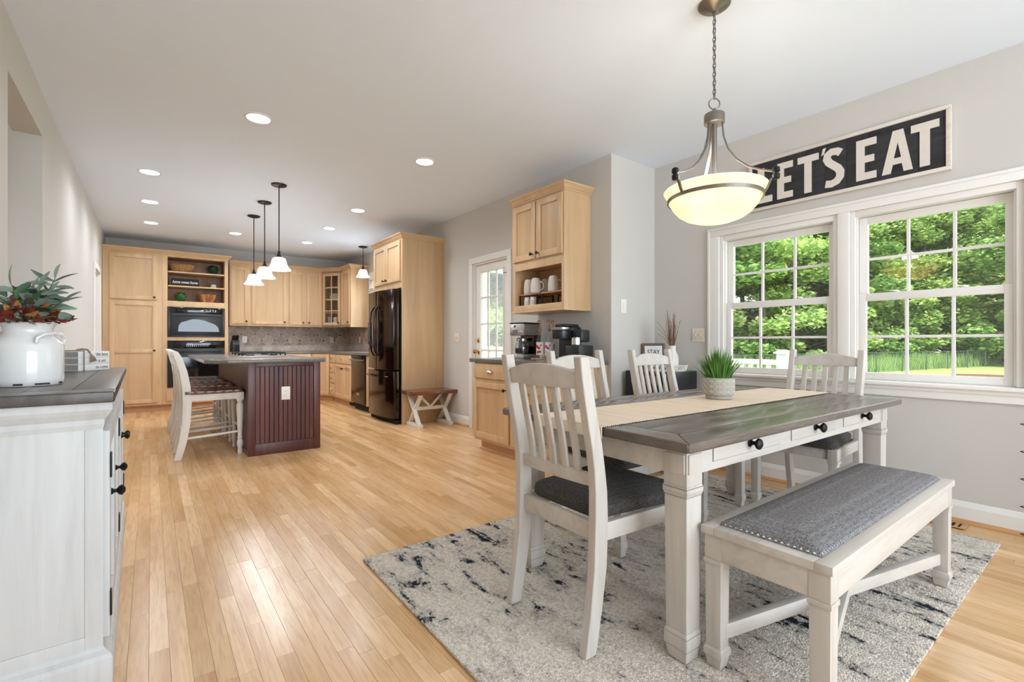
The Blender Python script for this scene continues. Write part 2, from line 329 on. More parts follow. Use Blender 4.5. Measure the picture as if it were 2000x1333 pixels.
    def molding(s, path, prof):
        # path: 2-D polyline; prof: (outward offset, z) with outward to the right of travel
        P = [Vector(p) for p in path]; m = len(P); rings = []
        for i in range(m):
            d0 = (P[i] - P[i - 1]).normalized() if i else (P[1] - P[0]).normalized(); d1 = (P[i + 1] - P[i]).normalized() if i < m - 1 else d0
            n0 = Vector((d0.y, -d0.x)); n1 = Vector((d1.y, -d1.x)); mm = (n0 + n1).normalized(); k = 1 / max(.2, mm.dot(n0))
            rings.append([(P[i].x + mm.x * o * k, P[i].y + mm.y * o * k, z) for o, z in prof])
        return s.loft(rings)
    def mesh(s, name, bevel=0, seg=2, root=None):
        me = bpy.data.meshes.new(name); vs = s.v
        if root is not None and WORLD.get(root.name): l = root.location; vs = [(x - l.x, y - l.y, z - l.z) for x, y, z in vs]
        me.from_pydata(vs, [], s.f); bm = bmesh.new(); bm.from_mesh(me)
        bmesh.ops.recalc_face_normals(bm, faces=bm.faces)
        if bevel:
            ed = [e for e in bm.edges if len(e.link_faces) == 2 and e.calc_face_angle(0) > R(28)]
            bmesh.ops.bevel(bm, geom=ed, offset=bevel, segments=seg, affect='EDGES', clamp_overlap=True, profile=.6)
        bm.to_mesh(me); bm.free()
        if s.sm or bevel:
            me.polygons.foreach_set('use_smooth', [True] * len(me.polygons)); me.set_sharp_from_angle(angle=R(35))
        me.update(); return me
    def build(s, name, mat, parent=None, bevel=0, seg=2, smooth=None):
        if smooth is not None: s.sm = smooth
        root = parent
        while root is not None and root.parent is not None: root = root.parent
        o = bpy.data.objects.new(name, s.mesh(name, bevel, seg, root)); COL.objects.link(o)
        o.data.materials.append(MT[mat] if isinstance(mat, str) else mat)
        if parent is not None: o.parent = parent
        return o
def tag(o, label, cat, group=None, kind=None):
    if label: o['label'] = label
    if cat: o['category'] = cat
    if group: o['group'] = group
    if kind: o['kind'] = kind
    return o
def thing(name, label, cat, loc=(0, 0, 0), rz=0, group=None, world=False):
    o = bpy.data.objects.new(name, None); COL.objects.link(o); o.location = loc; o.rotation_euler = (0, 0, rz); o.empty_display_size = .1
    tag(o, label, cat, group)
    if world: WORLD[o.name] = True
    return o
def struct(name, mb, mat, bevel=0, **k):
    o = mb.build(name, mat, None, bevel, **k); o['kind'] = 'structure'; return o
def copy_tree(o, loc=None, rz=None, label=None, group=None, parent=None):
    c = o.copy(); COL.objects.link(c)
    if parent is not None: c.parent = parent
    if loc is not None: c.location = loc
    if rz is not None: c.rotation_euler = (0, 0, rz)
    if label: c['label'] = label
    if group: c['group'] = group
    for ch in list(o.children): copy_tree(ch, parent=c)
    return c
def place(name, mesh, mat, parent, M):
    o = bpy.data.objects.new(name, mesh); COL.objects.link(o)
    if not mesh.materials: mesh.materials.append(MT[mat])
    o.parent = parent; o.matrix_local = M; return o
def frameM(o, u, n):
    u = Vector(u).normalized(); n = Vector(n).normalized(); z = Vector((0, 0, 1))
    return Matrix(((u.x, n.x, z.x, o[0]), (u.y, n.y, z.y, o[1]), (u.z, n.z, z.z, o[2]), (0, 0, 0, 1)))
def text_mesh(s, size, shear=0, depth=.0006, bold=0.0, sx=1.0, align='CENTER'):
    cu = bpy.data.curves.new('lettering', 'FONT'); cu.body = s; cu.size = size; cu.shear = shear; cu.extrude = depth; cu.offset = bold; cu.align_x = align; cu.align_y = 'CENTER'; cu.resolution_u = 4
    o = bpy.data.objects.new('lettering', cu); COL.objects.link(o); dg = bpy.context.evaluated_depsgraph_get(); me = bpy.data.meshes.new_from_object(o.evaluated_get(dg))
    bpy.data.objects.remove(o); 
    for v in me.vertices: v.co.x *= sx
    return me
def text_obj(name, s, size, mat, parent, M, **k):
    me = text_mesh(s, size, **k); me.materials.clear(); me.materials.append(MT[mat]); o = bpy.data.objects.new(name, me); COL.objects.link(o); o.parent = parent; o.matrix_local = M; return o

# ---------------------------------------------------------------- the shell
H = 2.74; XL, XC, XW, YJ, YB, YR = -.575, 3.215, 3.84, 2.76, 9.8, -3.2; T = .14
# window openings in the dining wall, door opening in the coffee wall
WZ0, WZ1 = .80, 1.975; W1 = (1.235, 2.105); W2 = (.345, 1.165)
DY0, DY1, DZ = 4.27, 5.0, 2.055
O1 = (3.44, 4.40, 2.45); O2 = (7.95, 8.70, 2.03)
mb = MB()
mb.box(XW, XW + T, YR, W2[0], 0, H).box(XW, XW + T, W2[0], W1[1], 0, WZ0).box(XW, XW + T, W2[0], W1[1], WZ1, H).box(XW, XW + T, W2[1], W1[0], WZ0, WZ1).box(XW, XW + T, W1[1], YJ + T, 0, H)
struct('wall_window', mb, 'wall')
wall_jog = struct('wall_jog', MB().box(XC, XW, YJ, YJ + T, 0, H), 'wall')
mb = MB().box(XC, XC + T, YJ + T, DY0, 0, H).box(XC, XC + T, DY0, DY1, DZ, H).box(XC, XC + T, DY1, 7.22, 0, H).box(XC, XC + T, 8.22, YB, 0, H).box(XC, XC + T, 7.22, 8.22, 0, 1.07).box(XC, XC + T, 7.22, 8.22, 2.10, H)
wall_right = struct('wall_right', mb, 'wall')
wall_back = struct('wall_back', MB().box(XL - T, XC + T, YB, YB + T, 0, H), 'wall')
mb = MB().box(XL - T, XL, YR, O1[0], 0, H).box(XL - T, XL, O1[0], O1[1], O1[2], H).box(XL - T, XL, O1[1], O2[0], 0, H).box(XL - T, XL, O2[0], O2[1], O2[2], H).box(XL - T, XL, O2[1], YB, 0, H)
struct('wall_left', mb, 'wall')
mb = MB().box(XL - T, -.1, YR - T, YR, 0, H).box(3.5, XW + T, YR - T, YR, 0, H).box(-.1, 3.5, YR - T, YR, 0, .35).box(-.1, 3.5, YR - T, YR, 2.35, H)
struct('wall_rear', mb, 'wall')
struct('ceiling', MB().box(XL - T, XW + T, YR - T, YB + T, H, H + .12), 'ceil')
# passage behind the cased opening and the room behind the far doorway
mb = MB().box(-3.0, XL - T, O1[1], O1[1] + .1, 0, 2.6).box(-3.1, -3.0, 2.6, O1[1] + .1, 0, 2.6).box(-3.0, XL - T, 2.5, 2.6, 0, 2.6).box(-2.4, XL - T, O2[0] - .35, O2[0] - .25, 0, 2.6).box(-2.5, -2.4, O2[0] - .35, YB, 0, 2.6).box(-2.4, XL - T, YB, YB + .1, 0, 2.6)
struct('wall_hall', mb, 'wall')
struct('ceiling_hall', MB().box(-3.1, XL - T, 2.5, O1[1], O1[2], O1[2] + .1).box(-2.5, XL - T, O2[0] - .35, YB + .1, 2.5, 2.6), 'ceil')
struct('trim_1', MB().box(-1.06, -.97, O1[1] - .022, O1[1], 0, 2.11).box(-1.95, -1.06, O1[1] - .022, O1[1], 2.03, 2.11).box(-1.95, -1.06, O1[1] - .008, O1[1], 0, 2.03), 'trim', .004)
# floor: dark bed with oak strips laid on it
floor = struct('floor', MB().box(XL - .15, XW + .15, YR - .15, YB + .15, -.12, -.012).box(-3.1, XL - .15, 2.5, YB + .1, -.12, -.012), 'gap')
def pix(x, y, z):
    dx, dy = x, y; d = dx * math.sin(TH) + dy * math.cos(TH)
    if d < .1: return None
    return 1000 + FPX * (dx * math.cos(TH) - dy * math.sin(TH)) / d, CY - FPX * (z - EYE) / d, d
rnd = random.Random(3); PW = .0573; planks = []
xx = -3.1; 
while xx < XW + .13:
    y = (YR - rnd.random() * .9) if xx > XL - T - PW else 2.5
    ymax = YB + .02 if xx < XC + .02 else (5.1 if xx < XC + T else YJ + .1)
    while y < ymax:
        l = rnd.choice((.38, .55, .7, .85, 1.0, 1.2, 1.45)) * rnd.uniform(.85, 1.15); y1 = min(y + l, ymax)
        if y1 - y > .02: planks.append((xx, max(y, YR - .1), y1, rnd.random()))
        y = y1
    xx += PW
def plank_geo(mb, x, y0, y1):
    g = .00025; b = .0005; x0, x1, a, c = x + g, x + PW - g, y0 + g, y1 - g
    mb.loft([[(x0, a, -.013), (x1, a, -.013), (x1, c, -.013), (x0, c, -.013)], [(x0, a, -b), (x1, a, -b), (x1, c, -b), (x0, c, -b)], [(x0 + b, a + b, 0), (x1 - b, a + b, 0), (x1 - b, c - b, 0), (x0 + b, c - b, 0)]])
def tone_attr(me, tones):
    at = me.attributes.new('tone', 'FLOAT', 'POINT'); at.data.foreach_set('value', tones)
def score(p):
    x, y0, y1, t = p; best = 0
    for k in range(5):
        q = pix(x, y0 + (y1 - y0) * k / 4, 0)
        if q and -30 < q[0] < 2030 and q[1] < 1360 and not (.9 < x < 3.45 and .45 < y0 and y1 < 2.25) and not (x < -.12 and y0 < 3.7) and x > XL: best = max(best, (y1 - y0) ** .5 / q[2] ** 2)
    return best
planks.sort(key=score, reverse=True)
rest = MB(); rt = []
for i, p in enumerate(planks):
    if i < 300:
        m1 = MB(); plank_geo(m1, *p[:3]); o = m1.build('floor_board', 'floor', floor); tone_attr(o.data, [p[3]] * len(o.data.vertices))
    else: plank_geo(rest, *p[:3]); rt += [p[3]] * 12
o = rest.build('floor_boards', 'floor', floor); o['kind'] = 'stuff'; tone_attr(o.data, rt)
# baseboards and oak shoe
def base(name, path, skip=None):
    o = struct(name, MB().molding(path, [(0, 0), (.014, 0), (.014, .095), (.009, .11), (.004, .125), (0, .127)]), 'trim')
    MB().molding(path, [(.0142, .0005), (.034, .0005), (.033, .010), (.027, .019), (.0142, .024)]).build('shoe', 'shoe', o)
base('baseboard_window', [(XC, YJ), (XW, YJ), (XW, YR)])
base('baseboard_right', [(XC, 5.73), (XC, DY1 + .08)])
base('baseboard_left', [(XL, O1[1]), (XL, O2[0] - .08)])
base('baseboard_rear', [(XL, YR), (XL, 1.9), (XL, O1[0])])
# dining windows
def casing_prof(): return None
cs = MB()
for (y0, y1, z0, z1) in ((W2[0] - .1, W1[1] + .1, WZ1, WZ1 + .07), (W1[1], W1[1] + .1, WZ0, WZ1), (W2[0] - .1, W2[0], WZ0, WZ1), (W2[1], W1[0], WZ0, WZ1)):
    cs.box(XW - .018, XW, y0, y1, z0, z1)
cs.box(XW - .026, XW - .018, W2[0] - .1, W1[1] + .1, WZ1 + .05, WZ1 + .07).box(XW - .026, XW - .018, W1[1] + .078, W1[1] + .1, WZ0, WZ1 + .05).box(XW - .026, XW - .018, W2[0] - .1, W2[0] - .078, WZ0, WZ1 + .05)
struct('trim_2', cs, 'trim', .004)
ss = struct('trim_3', MB().box(XW - .055, XW + .03, W2[0] - .13, W1[1] + .13, WZ0 - .004, WZ0 + .018), 'trim', .005)
MB().box(XW - .02, XW, W2[0] - .1, W1[1] + .1, WZ0 - .075, WZ0 - .004).box(XW - .03, XW - .02, W2[0] - .1, W1[1] + .1, WZ0 - .03, WZ0 - .004).build('apron', 'trim', ss, .004)
pane_me = {}
def sash(win, x, y0, y1, z0, z1, st, top, bot, cols, rows, nm):
    a, b, c, d = y0 + st, y1 - st, z0 + bot, z1 - top
    fr = MB().box(x - .016, x + .016, y0, a, z0, z1).box(x - .016, x + .016, b, y1, z0, z1).box(x - .016, x + .016, a, b, z0, c).box(x - .016, x + .016, a, b, d, z1).build(nm, 'trim', win, .003)
    mw = .017; pw = (b - a - mw * (cols - 1)) / cols; ph = (d - c - mw * (rows - 1)) / rows
    m = MB()
    for i in range(1, cols): q = a + i * pw + (i - 1) * mw; m.box(x - .009, x + .009, q, q + mw, c, d)
    for j in range(1, rows):
        q = c + j * ph + (j - 1) * mw
        for i in range(cols): e = a + i * (pw + mw); m.box(x - .009, x + .009, e, e + pw, q, q + mw)
    m.build('muntin', 'trim', win, .002)
    for i in range(cols):
        for j in range(rows):
            e = a + i * (pw + mw); q = c + j * (ph + mw)
            MB().box(x - .002, x + .002, e, e + pw, q, q + ph).build('pane', 'pane', win)
    return fr
for k, (y0, y1) in ((1, W1), (2, W2)):
    win = struct('window_%d' % k, MB().box(XW, XW + T, y0, y0 + .03, WZ0 + .02, WZ1).box(XW, XW + T, y1 - .03, y1, WZ0 + .02, WZ1).box(XW, XW + T, y0 + .03, y1 - .03, WZ1 - .04, WZ1).box(XW + .03, XW + T, y0, y1, WZ0 - .01, WZ0 + .022), 'trim', .002)
    MB().box(XW + .018, XW + .028, y0 + .03, y0 + .042, WZ0 + .022, WZ1 - .04).box(XW + .018, XW + .028, y1 - .042, y1 - .03, WZ0 + .022, WZ1 - .04).build('stop', 'trim', win, .002)
    sash(win, XW + .088, y0 + .032, y1 - .032, 1.365, WZ1 - .042, .05, .05, .04, 3, 2, 'sash')
    lo = sash(win, XW + .05, y0 + .032, y1 - .032, WZ0 + .024, 1.405, .05, .05, .045, 3, 2, 'sash')
    for f in (.3, .7):
        yy = y0 + (y1 - y0) * f
        MB().lathe([(.016, 0), (.016, .006), (.006, .012), (0, .013)], 12, (XW + .045, yy, 1.4055)).beam((XW + .045, yy, 1.416), (XW + .045, yy + .035, 1.418), .008, .006).build('sash_lock', 'plastic', win)
    MB().box(XW + .028, XW + .036, y1 - .029, y1 - .023, 1.47, 1.53).build('tilt_latch', 'plastic', win)
win = struct('window_3', MB().box(XC, XC + T, 7.22, 7.26, 1.07, 2.10).box(XC, XC + T, 8.18, 8.22, 1.07, 2.10).box(XC, XC + T, 7.26, 8.18, 2.06, 2.10).box(XC, XC + T, 7.26, 8.18, 1.07, 1.11), 'trim', .002)  # guessed window, unseen, added so the sink-side area light can enter
sash(win, XC + .06, 7.262, 8.178, 1.112, 2.058, .05, .05, .05, 3, 3, 'sash')
MB().box(XC - .018, XC, 7.15, 7.22, 1.37, 2.17).box(XC - .018, XC, 8.22, 8.255, 1.37, 2.17).box(XC - .018, XC, 7.22, 8.22, 2.10, 2.17).build('casing', 'trim', win, .003)
# glazed door in the coffee wall
door = struct('door_1', MB().box(XC + .03, XC + .07, DY0 + .02, DY0 + .13, .02, DZ - .02).box(XC + .03, XC + .07, DY1 - .13, DY1 - .02, .02, DZ - .02).box(XC + .03, XC + .07, DY0 + .13, DY1 - .13, 1.94, DZ - .02).box(XC + .03, XC + .07, DY0 + .13, DY1 - .13, .02, .34), 'trim', .003)
m = MB(); a, b, c, d = DY0 + .13, DY1 - .13, .34, 1.94
m.box(XC + .022, XC + .03, a - .018, a, c - .018, d + .018).box(XC + .022, XC + .03, b, b + .018, c - .018, d + .018).box(XC + .022, XC + .03, a, b, d, d + .018).box(XC + .022, XC + .03, a, b, c - .018, c)
m.build('glazing_bead', 'trim', door, .002)
m = MB(); pw = (b - a - .036) / 3; ph = (d - c - .018 * 4) / 5
for i in (1, 2): m.box(XC + .035, XC + .055, a + i * pw + (i - 1) * .018, a + i * pw + i * .018, c, d)
for j in range(1, 5):
    for i in range(3): m.box(XC + .035, XC + .055, a + i * (pw + .018), a + i * (pw + .018) + pw, c + j * ph + (j - 1) * .018, c + j * ph + j * .018)
m.build('muntin', 'trim', door, .002)
for i in range(3):
    for j in range(5): MB().box(XC + .043, XC + .047, a + i * (pw + .018), a + i * (pw + .018) + pw, c + j * (ph + .018), c + j * (ph + .018) + ph).build('pane', 'pane', door)
MB().lathe([(.032, 0), (.032, .006), (.012, .012), (.012, .035), (.02, .042), (.029, .055), (.024, .07), (0, .075)], 16, (XC + .03, DY1 - .085, .96), Vector((-1, 0, 0))).build('door_knob', 'brass', door)
MB().lathe([(.03, 0), (.03, .008), (.02, .016), (0, .018)], 16, (XC + .03, DY1 - .085, 1.10), Vector((-1, 0, 0))).box(XC - .008, XC + .012, DY1 - .09, DY1 - .08, 1.085, 1.115).build('deadbolt', 'brass', door)
for z in (.3, 1.06, 1.82): MB().box(XC + .014, XC + .03, DY0 + .008, DY0 + .026, z - .05, z + .05).build('hinge', 'nickel', door, .002)
MB().lathe([(.005, 0), (.005, .05)], 8, (XC + .016, DY0 + .03, 1.875), Vector((-.5, .8, 0))).build('hinge_stop', 'nickel', door)
cs = MB()
for y0, y1, z0, z1 in ((DY1, DY1 + .075, 0, DZ), (DY0 - .075, DY0, 0, DZ), (DY0 - .075, DY1 + .075, DZ, DZ + .075)): cs.box(XC - .018, XC, y0, y1, z0, z1)
cs.box(XC, XC + T, DY1 - .018, DY1, 0, DZ).box(XC, XC + T, DY0, DY0 + .018, 0, DZ).box(XC, XC + T, DY0, DY1, DZ - .018, DZ)
struct('trim_4', cs, 'trim', .004)
struct('trim_5', MB().box(XL, XL + .018, O2[0] - .075, O2[0], 0, O2[2]).box(XL, XL + .018, O2[1], O2[1] + .075, 0, O2[2]).box(XL, XL + .018, O2[0] - .075, O2[1] + .075, O2[2], O2[2] + .075).box(XL - T, XL, O2[0], O2[0] + .015, 0, O2[2]).box(XL - T, XL, O2[1] - .015, O2[1], 0, O2[2]).box(XL - T, XL, O2[0], O2[1], O2[2] - .015, O2[2]), 'trim', .004)

# ---------------------------------------------------------------- cabinets
KN = [(.008, 0), (.0065, .004), (.006, .014), (.013, .02), (.0165, .026), (.014, .033), (0, .036)]
CUP = None
def door_part(par, M, a0, a1, z0, z1, knob=None, stile=.058, name='door', mid=None, pmat='maplep', fmat='maple', kmat='knobdk', t=.021):
    m = MB(M).box(a0, a0 + stile, 0, t, z0, z1).box(a1 - stile, a1, 0, t, z0, z1).box(a0 + stile, a1 - stile, 0, t, z0, z0 + stile).box(a0 + stile, a1 - stile, 0, t, z1 - stile, z1)
    if mid: m.box(a0 + stile, a1 - stile, 0, t, mid - stile / 2, mid + stile / 2)
    d = m.build(name, fmat, par, .0025)
    MB(M).box(a0 + stile - .004, a1 - stile + .004, .001, .006, z0 + stile - .004, z1 - stile + .004).build('panel', pmat, d)
    if knob: MB(M).lathe(KN, 12, (knob[0], t, knob[1]), Vector((0, 1, 0))).build('knob', kmat, d)
    return d
def drawer_part(par, M, a0, a1, z0, z1, knob=True, mat='maple', kmat='knobdk', cup=False):
    d = MB(M).box(a0, a1, 0, .02, z0, z1).build('drawer', mat, par, .004)
    am, zm = (a0 + a1) / 2, (z0 + z1) / 2
    if cup:
        pts = []
        P = [[(am + .045 * math.cos(R(q)) , .02 + .022 * math.sin(R(e)), zm - .012 + .028 * math.cos(R(e)) * abs(math.sin(R(q))) ** .6 ) for q in range(0, 181, 15)] for e in (0, 20, 45, 70, 90)]
        MB(M).sheet(P, (0, .0015, .0015)).build('cup_pull', 'nickel', d, smooth=True)
    elif knob: MB(M).lathe(KN, 12, (am, .02, zm), Vector((0, 1, 0))).build('knob', kmat, d)
    return d
CROWN = [(0, 0), (.006, 0), (.012, .012), (.018, .016), (.03, .034), (.046, .048), (.05, .052), (.05, .064), (0, .064)]
def crown(par, path, z, mat='maplex'): return MB().molding(path, [(o, z + q) for o, q in CROWN]).build('crown_molding', mat, par)

# tall pantry with open shelves and built-in ovens (front plane y=9.2)
YP = 9.2
def cab(name, label, loc): return thing(name, label, 'cabinet', loc, world=True)
pan = cab('pantry_cabinet', 'tall maple pantry cabinet with two stacked doors beside the left wall', (-.2, 9.5, 0))
M = frameM((0, YP, 0), (1, 0, 0), (0, -1, 0))
MB().box(XL + .003, .135, YP, YB - .003, .1, 2.46).build('body', 'maple', pan, .002)
MB().box(XL + .003, .135, YP + .06, YB - .003, 0.0005, .1).build('toe_kick', 'toe', pan)
door_part(pan, M, -.492, .075, 1.735, 2.425, (.04, 1.775))
door_part(pan, M, -.492, .075, .14, 1.70, (.04, .95), mid=.945)
crown(pan, [(XL + .003, YP), (.135, YP)], 2.46)
tow = cab('oven_tower_cabinet', 'tall maple cabinet with open shelves above the black built-in ovens', (.58, 9.5, 0))
m = MB().box(.1355, .205, YP, YB - .003, .1, 2.46).box(.98, 1.03, YP, YB - .003, .1, 2.46).box(.205, .98, YP, YB - .003, 2.435, 2.46).box(.205, .98, YP, YB - .003, 1.645, 1.735).box(.205, .98, YP, YB - .003, 1.105, 1.165).box(.205, .98, YP, YB - .003, .1, .36)
m.build('body', 'maple', tow, .002)
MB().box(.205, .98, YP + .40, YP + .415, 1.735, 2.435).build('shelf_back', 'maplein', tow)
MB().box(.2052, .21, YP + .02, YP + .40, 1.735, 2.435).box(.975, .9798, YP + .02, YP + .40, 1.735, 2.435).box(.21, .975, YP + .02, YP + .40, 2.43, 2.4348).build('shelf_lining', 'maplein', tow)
for z in (2.21, 1.985): MB().box(.211, .974, YP + .004, YP + .399, z - .02, z).build('shelf', 'maplex', tow, .002)
MB().box(.1355, 1.03, YP + .06, YB - .003, .0005, .1).build('toe_kick', 'toe', tow)
drawer_part(tow, M, .19, .99, .15, .30, False, 'maplex')
crown(tow, [(.1355, YP), (1.03, YP), (1.03, YB - .35)], 2.46)
# microwave and wall oven
mw = thing('built_in_microwave', 'black built-in microwave oven with arched window above the wall oven', 'microwave', (.592, 9.3, 1.166), world=True)
MB().box(.207, .978, YP - .004, YP + .45, 1.1655, 1.644).build('body', 'black', mw)
MB().box(.207, .978, YP - .018, YP - .004, 1.1655, 1.185).box(.207, .24, YP - .018, YP - .004, 1.185, 1.644).box(.945, .978, YP - .018, YP - .004, 1.185, 1.644).build('trim_frame', 'black', mw, .003)
MB().box(.242, .943, YP - .03, YP - .004, 1.545, 1.640).build('control_panel', 'blackgloss', mw, .004)
dm = MB().box(.242, .943, YP - .03, YP - .004, 1.19, 1.541).build('oven_door', 'black', mw, .004)
arch = [(.34, 1.25), (.90, 1.25), (.885, 1.32), (.84, 1.37), (.78, 1.395), (.70, 1.43), (.62, 1.45), (.53, 1.45), (.45, 1.42), (.38, 1.395), (.35, 1.35)]
MB().prism(arch, 'xz', YP - .032, YP - .0301).build('window', 'blackgloss', dm)
P = [[(.27 + .65 * i / 12, YP - .05 - .012 * math.sin(math.pi * i / 12), 1.50 + .015 * math.sin(math.pi * i / 12) + k * .022) for i in range(13)] for k in (0, 1)]
MB().sheet(P, (0, .018, 0)).build('handle', 'black', dm, smooth=True)
MB().lathe([(.02, 0), (.02, .012), (.015, .018), (0, .018)], 16, (.70, YP - .03, 1.60), Vector((0, -1, 0))).build('dial', 'black', mw)
m = MB()
for i in range(3):
    for j in range(2): m.box(.77 + i * .035, .785 + i * .035, YP - .0312, YP - .03, 1.58 + j * .022, 1.585 + j * .022)
m.build('button_marks', 'steel', mw)
ov = thing('wall_oven', 'black built-in wall oven with glass door in the tall maple cabinet', 'oven', (.592, 9.3, .36), world=True)
MB().box(.207, .978, YP - .004, YP + .45, .3605, 1.1045).build('body', 'black', ov)
MB().box(.207, .978, YP - .025, YP - .004, .98, 1.104).build('control_panel', 'blackgloss', ov, .004)
do = MB().box(.207, .978, YP - .03, YP - .004, .37, .965).build('oven_door', 'black', ov, .004)
MB().box(.30, .885, YP - .0325, YP - .0301, .46, .84).build('window', 'blackgloss', do)
MB().tube([(.26, YP - .03, .93), (.26, YP - .065, .93), (.30, YP - .075, .93), (.885, YP - .075, .93), (.925, YP - .065, .93), (.925, YP - .03, .93)], .011, 8).build('handle', 'black', do)
MB().box(.53, .66, YP - .0262, YP - .0251, 1.05, 1.072).build('display', 'slot', ov)
m = MB()
for i in range(12):
    for j in range(3): m.box(.45 + i * .026, .459 + i * .026, YP - .0262, YP - .0251, 1.012 + j * .012, 1.016 + j * .012)
m.build('button_marks', 'steel', ov)
# things on the open shelves
def shelf_item(z): return z + .0005
b = thing('wicker_basket', 'shallow woven wicker basket on the top open shelf', 'basket', (.40, 9.36, 2.2105))
P = []
for k, (r, z) in enumerate([(.085, 0), (.12, .015), (.15, .05), (.165, .10), (.172, .125)]):
    P.append([(r * 1.02 * math.cos(q * math.pi / 12), r * .62 * math.sin(q * math.pi / 12), z + (.008 * math.sin(q * 1.7) if k == 4 else 0)) for q in range(24)])
MB().loft(P, True).build('basket_body', 'wicker', b, smooth=True)
for k in range(1, 7):
    r = .12 + .05 * (k / 7) ** .7; MB().tube([(r * 1.05 * math.cos(q * math.pi / 14), r * .65 * math.sin(q * math.pi / 14), .012 + k * .018 + .004 * (-1) ** q) for q in range(28)], .007, 6, closed=True).build('woven_rim' if k == 6 else 'woven_band', 'wicker', b)
def leafball(name, label, loc, r, mat, n, half=0, grp=None):
    t = thing(name, label, 'topiary', loc); rr = random.Random(n); m = MB()
    MB().lathe([(.0, 0)] + [(r * .74 * math.sin(R(q)), r + -r * .74 * math.cos(R(q))) for q in range(15, 181, 15)], 16).build('core', 'box2', t)
    for k in range(n):
        d = Vector((rr.gauss(0, 1), rr.gauss(0, 1), rr.gauss(0, 1))).normalized(); p = d * r * rr.uniform(.72, .96) + Vector((0, 0, r)); u = d.orthogonal().normalized(); u.rotate(Matrix.Rotation(rr.random() * 6.28, 3, d)); v = (d.cross(u) + d * rr.uniform(-.5, .8)).normalized(); s = r * .26
        q = [p + u * s * .5, p + v * s, p - u * s * .5, p - v * s]
        if min(x.z for x in q) < .001: continue
        m.add([tuple(x) for x in q], [(0, 1, 2, 3)])
    m.build('leaves', mat, t)['kind'] = 'stuff'; return t
leafball('topiary_ball', 'dark green boxwood ball on the top shelf beside the wicker basket', (.83, 9.36, 2.2105), .083, 'box2', 500)
leafball('topiary_ball', 'bright green boxwood ball on the lowest open shelf', (.385, 9.36, 1.7355), .078, 'box1', 500)
sg = thing('home_sweet_home_sign', 'small black sign lettered home sweet home in walnut frame on shelf', 'sign', (.44, 9.33, 1.9855))
MB().box(-.19, .19, -.008, .008, 0.012, .128).build('board', 'signbk', sg)
MB().box(-.205, -.19, -.013, .013, 0, .14).box(.19, .205, -.013, .013, 0, .14).box(-.19, .19, -.013, .013, 0, .012).box(-.19, .19, -.013, .013, .128, .14).build('frame', 'walnut', sg, .002)
text_obj('lettering', 'home sweet home', .062, 'inkw', sg, Matrix.Translation((0, -.0095, .068)) @ Matrix.Rotation(R(90), 4, 'X'), shear=.35, bold=.0008, sx=.72)
t = thing('potted_succulent', 'small white pot with trailing greenery on the middle shelf', 'plant', (.83, 9.34, 1.9855))
MB().lathe([(.03, 0), (.042, .01), (.045, .05), (.04, .06), (.034, .058), (.0, .05)], 16).build('pot', 'ceramic', t)
m = MB(); rr = random.Random(5)
for k in range(90):
    a = rr.random() * 6.28; q = rr.uniform(.02, .075); p = Vector((q * math.cos(a), q * math.sin(a) * .8, .085 + rr.uniform(-.02, .02) - q * .7)); d = Vector((math.cos(a), math.sin(a), rr.uniform(-.4, .6))) * .016; s = Vector((-math.sin(a), math.cos(a), 0)) * .006
    m.add([tuple(p - s), tuple(p + d), tuple(p + s), tuple(p - d)], [(0, 1, 2, 3)])
m.build('foliage', 'leafg2', t)['kind'] = 'stuff'
t = thing('wooden_bowl', 'acacia salad bowl with vertical staves on the lowest shelf', 'bowl', (.745, 9.36, 1.7355))
for k in range(14):
    a0, a1 = 2 * math.pi * k / 14 + .015, 2 * math.pi * (k + 1) / 14 - .015; rings = []
    for r, z in ((.092, 0), (.115, .05), (.132, .10), (.142, .135)): rings.append([(rr2 * math.cos(a), rr2 * math.sin(a) * .95, z) for rr2, a in ((r, a0), (r, (a0 + a1) / 2), (r, a1), (r - .01, a1), (r - .01, a0))])
    MB().loft(rings).build('stave', 'acacia' if k % 3 else 'acacia2', t)
MB().lathe([(.0, .001), (.083, .001), (.088, .02), (0, .022)], 20).build('base', 'acacia', t)
# back wall uppers
YU = 9.47; Mb = frameM((0, YU, 0), (1, 0, 0), (0, -1, 0))
def upper(label, x0, x1, doors, name='wall_cabinet'):
    c = thing(name, label, 'cabinet', ((x0 + x1) / 2, 9.64, 1.37), world=True)
    MB().box(x0, x1, YU, YB - .003, 1.37, 2.44).build('body', 'maple', c, .002)
    for (a, b_, k) in doors: door_part(c, Mb, a, b_, 1.405, 2.405, (k, 1.45))
    crown(c, [(x0, YU), (x1, YU)], 2.44); return c
upper('single-door maple wall cabinet right beside the tall oven cabinet', 1.0815, 1.398, [(1.10, 1.369, 1.335)])
upper('wide single-door maple wall cabinet behind the island pendant lights', 1.3985, 2.015, [(1.425, 1.992, 1.955)])
upper('two-door maple wall cabinet next to the corner glass cabinet', 2.0155, 2.63, [(2.04, 2.312, 2.275), (2.345, 2.618, 2.38)])
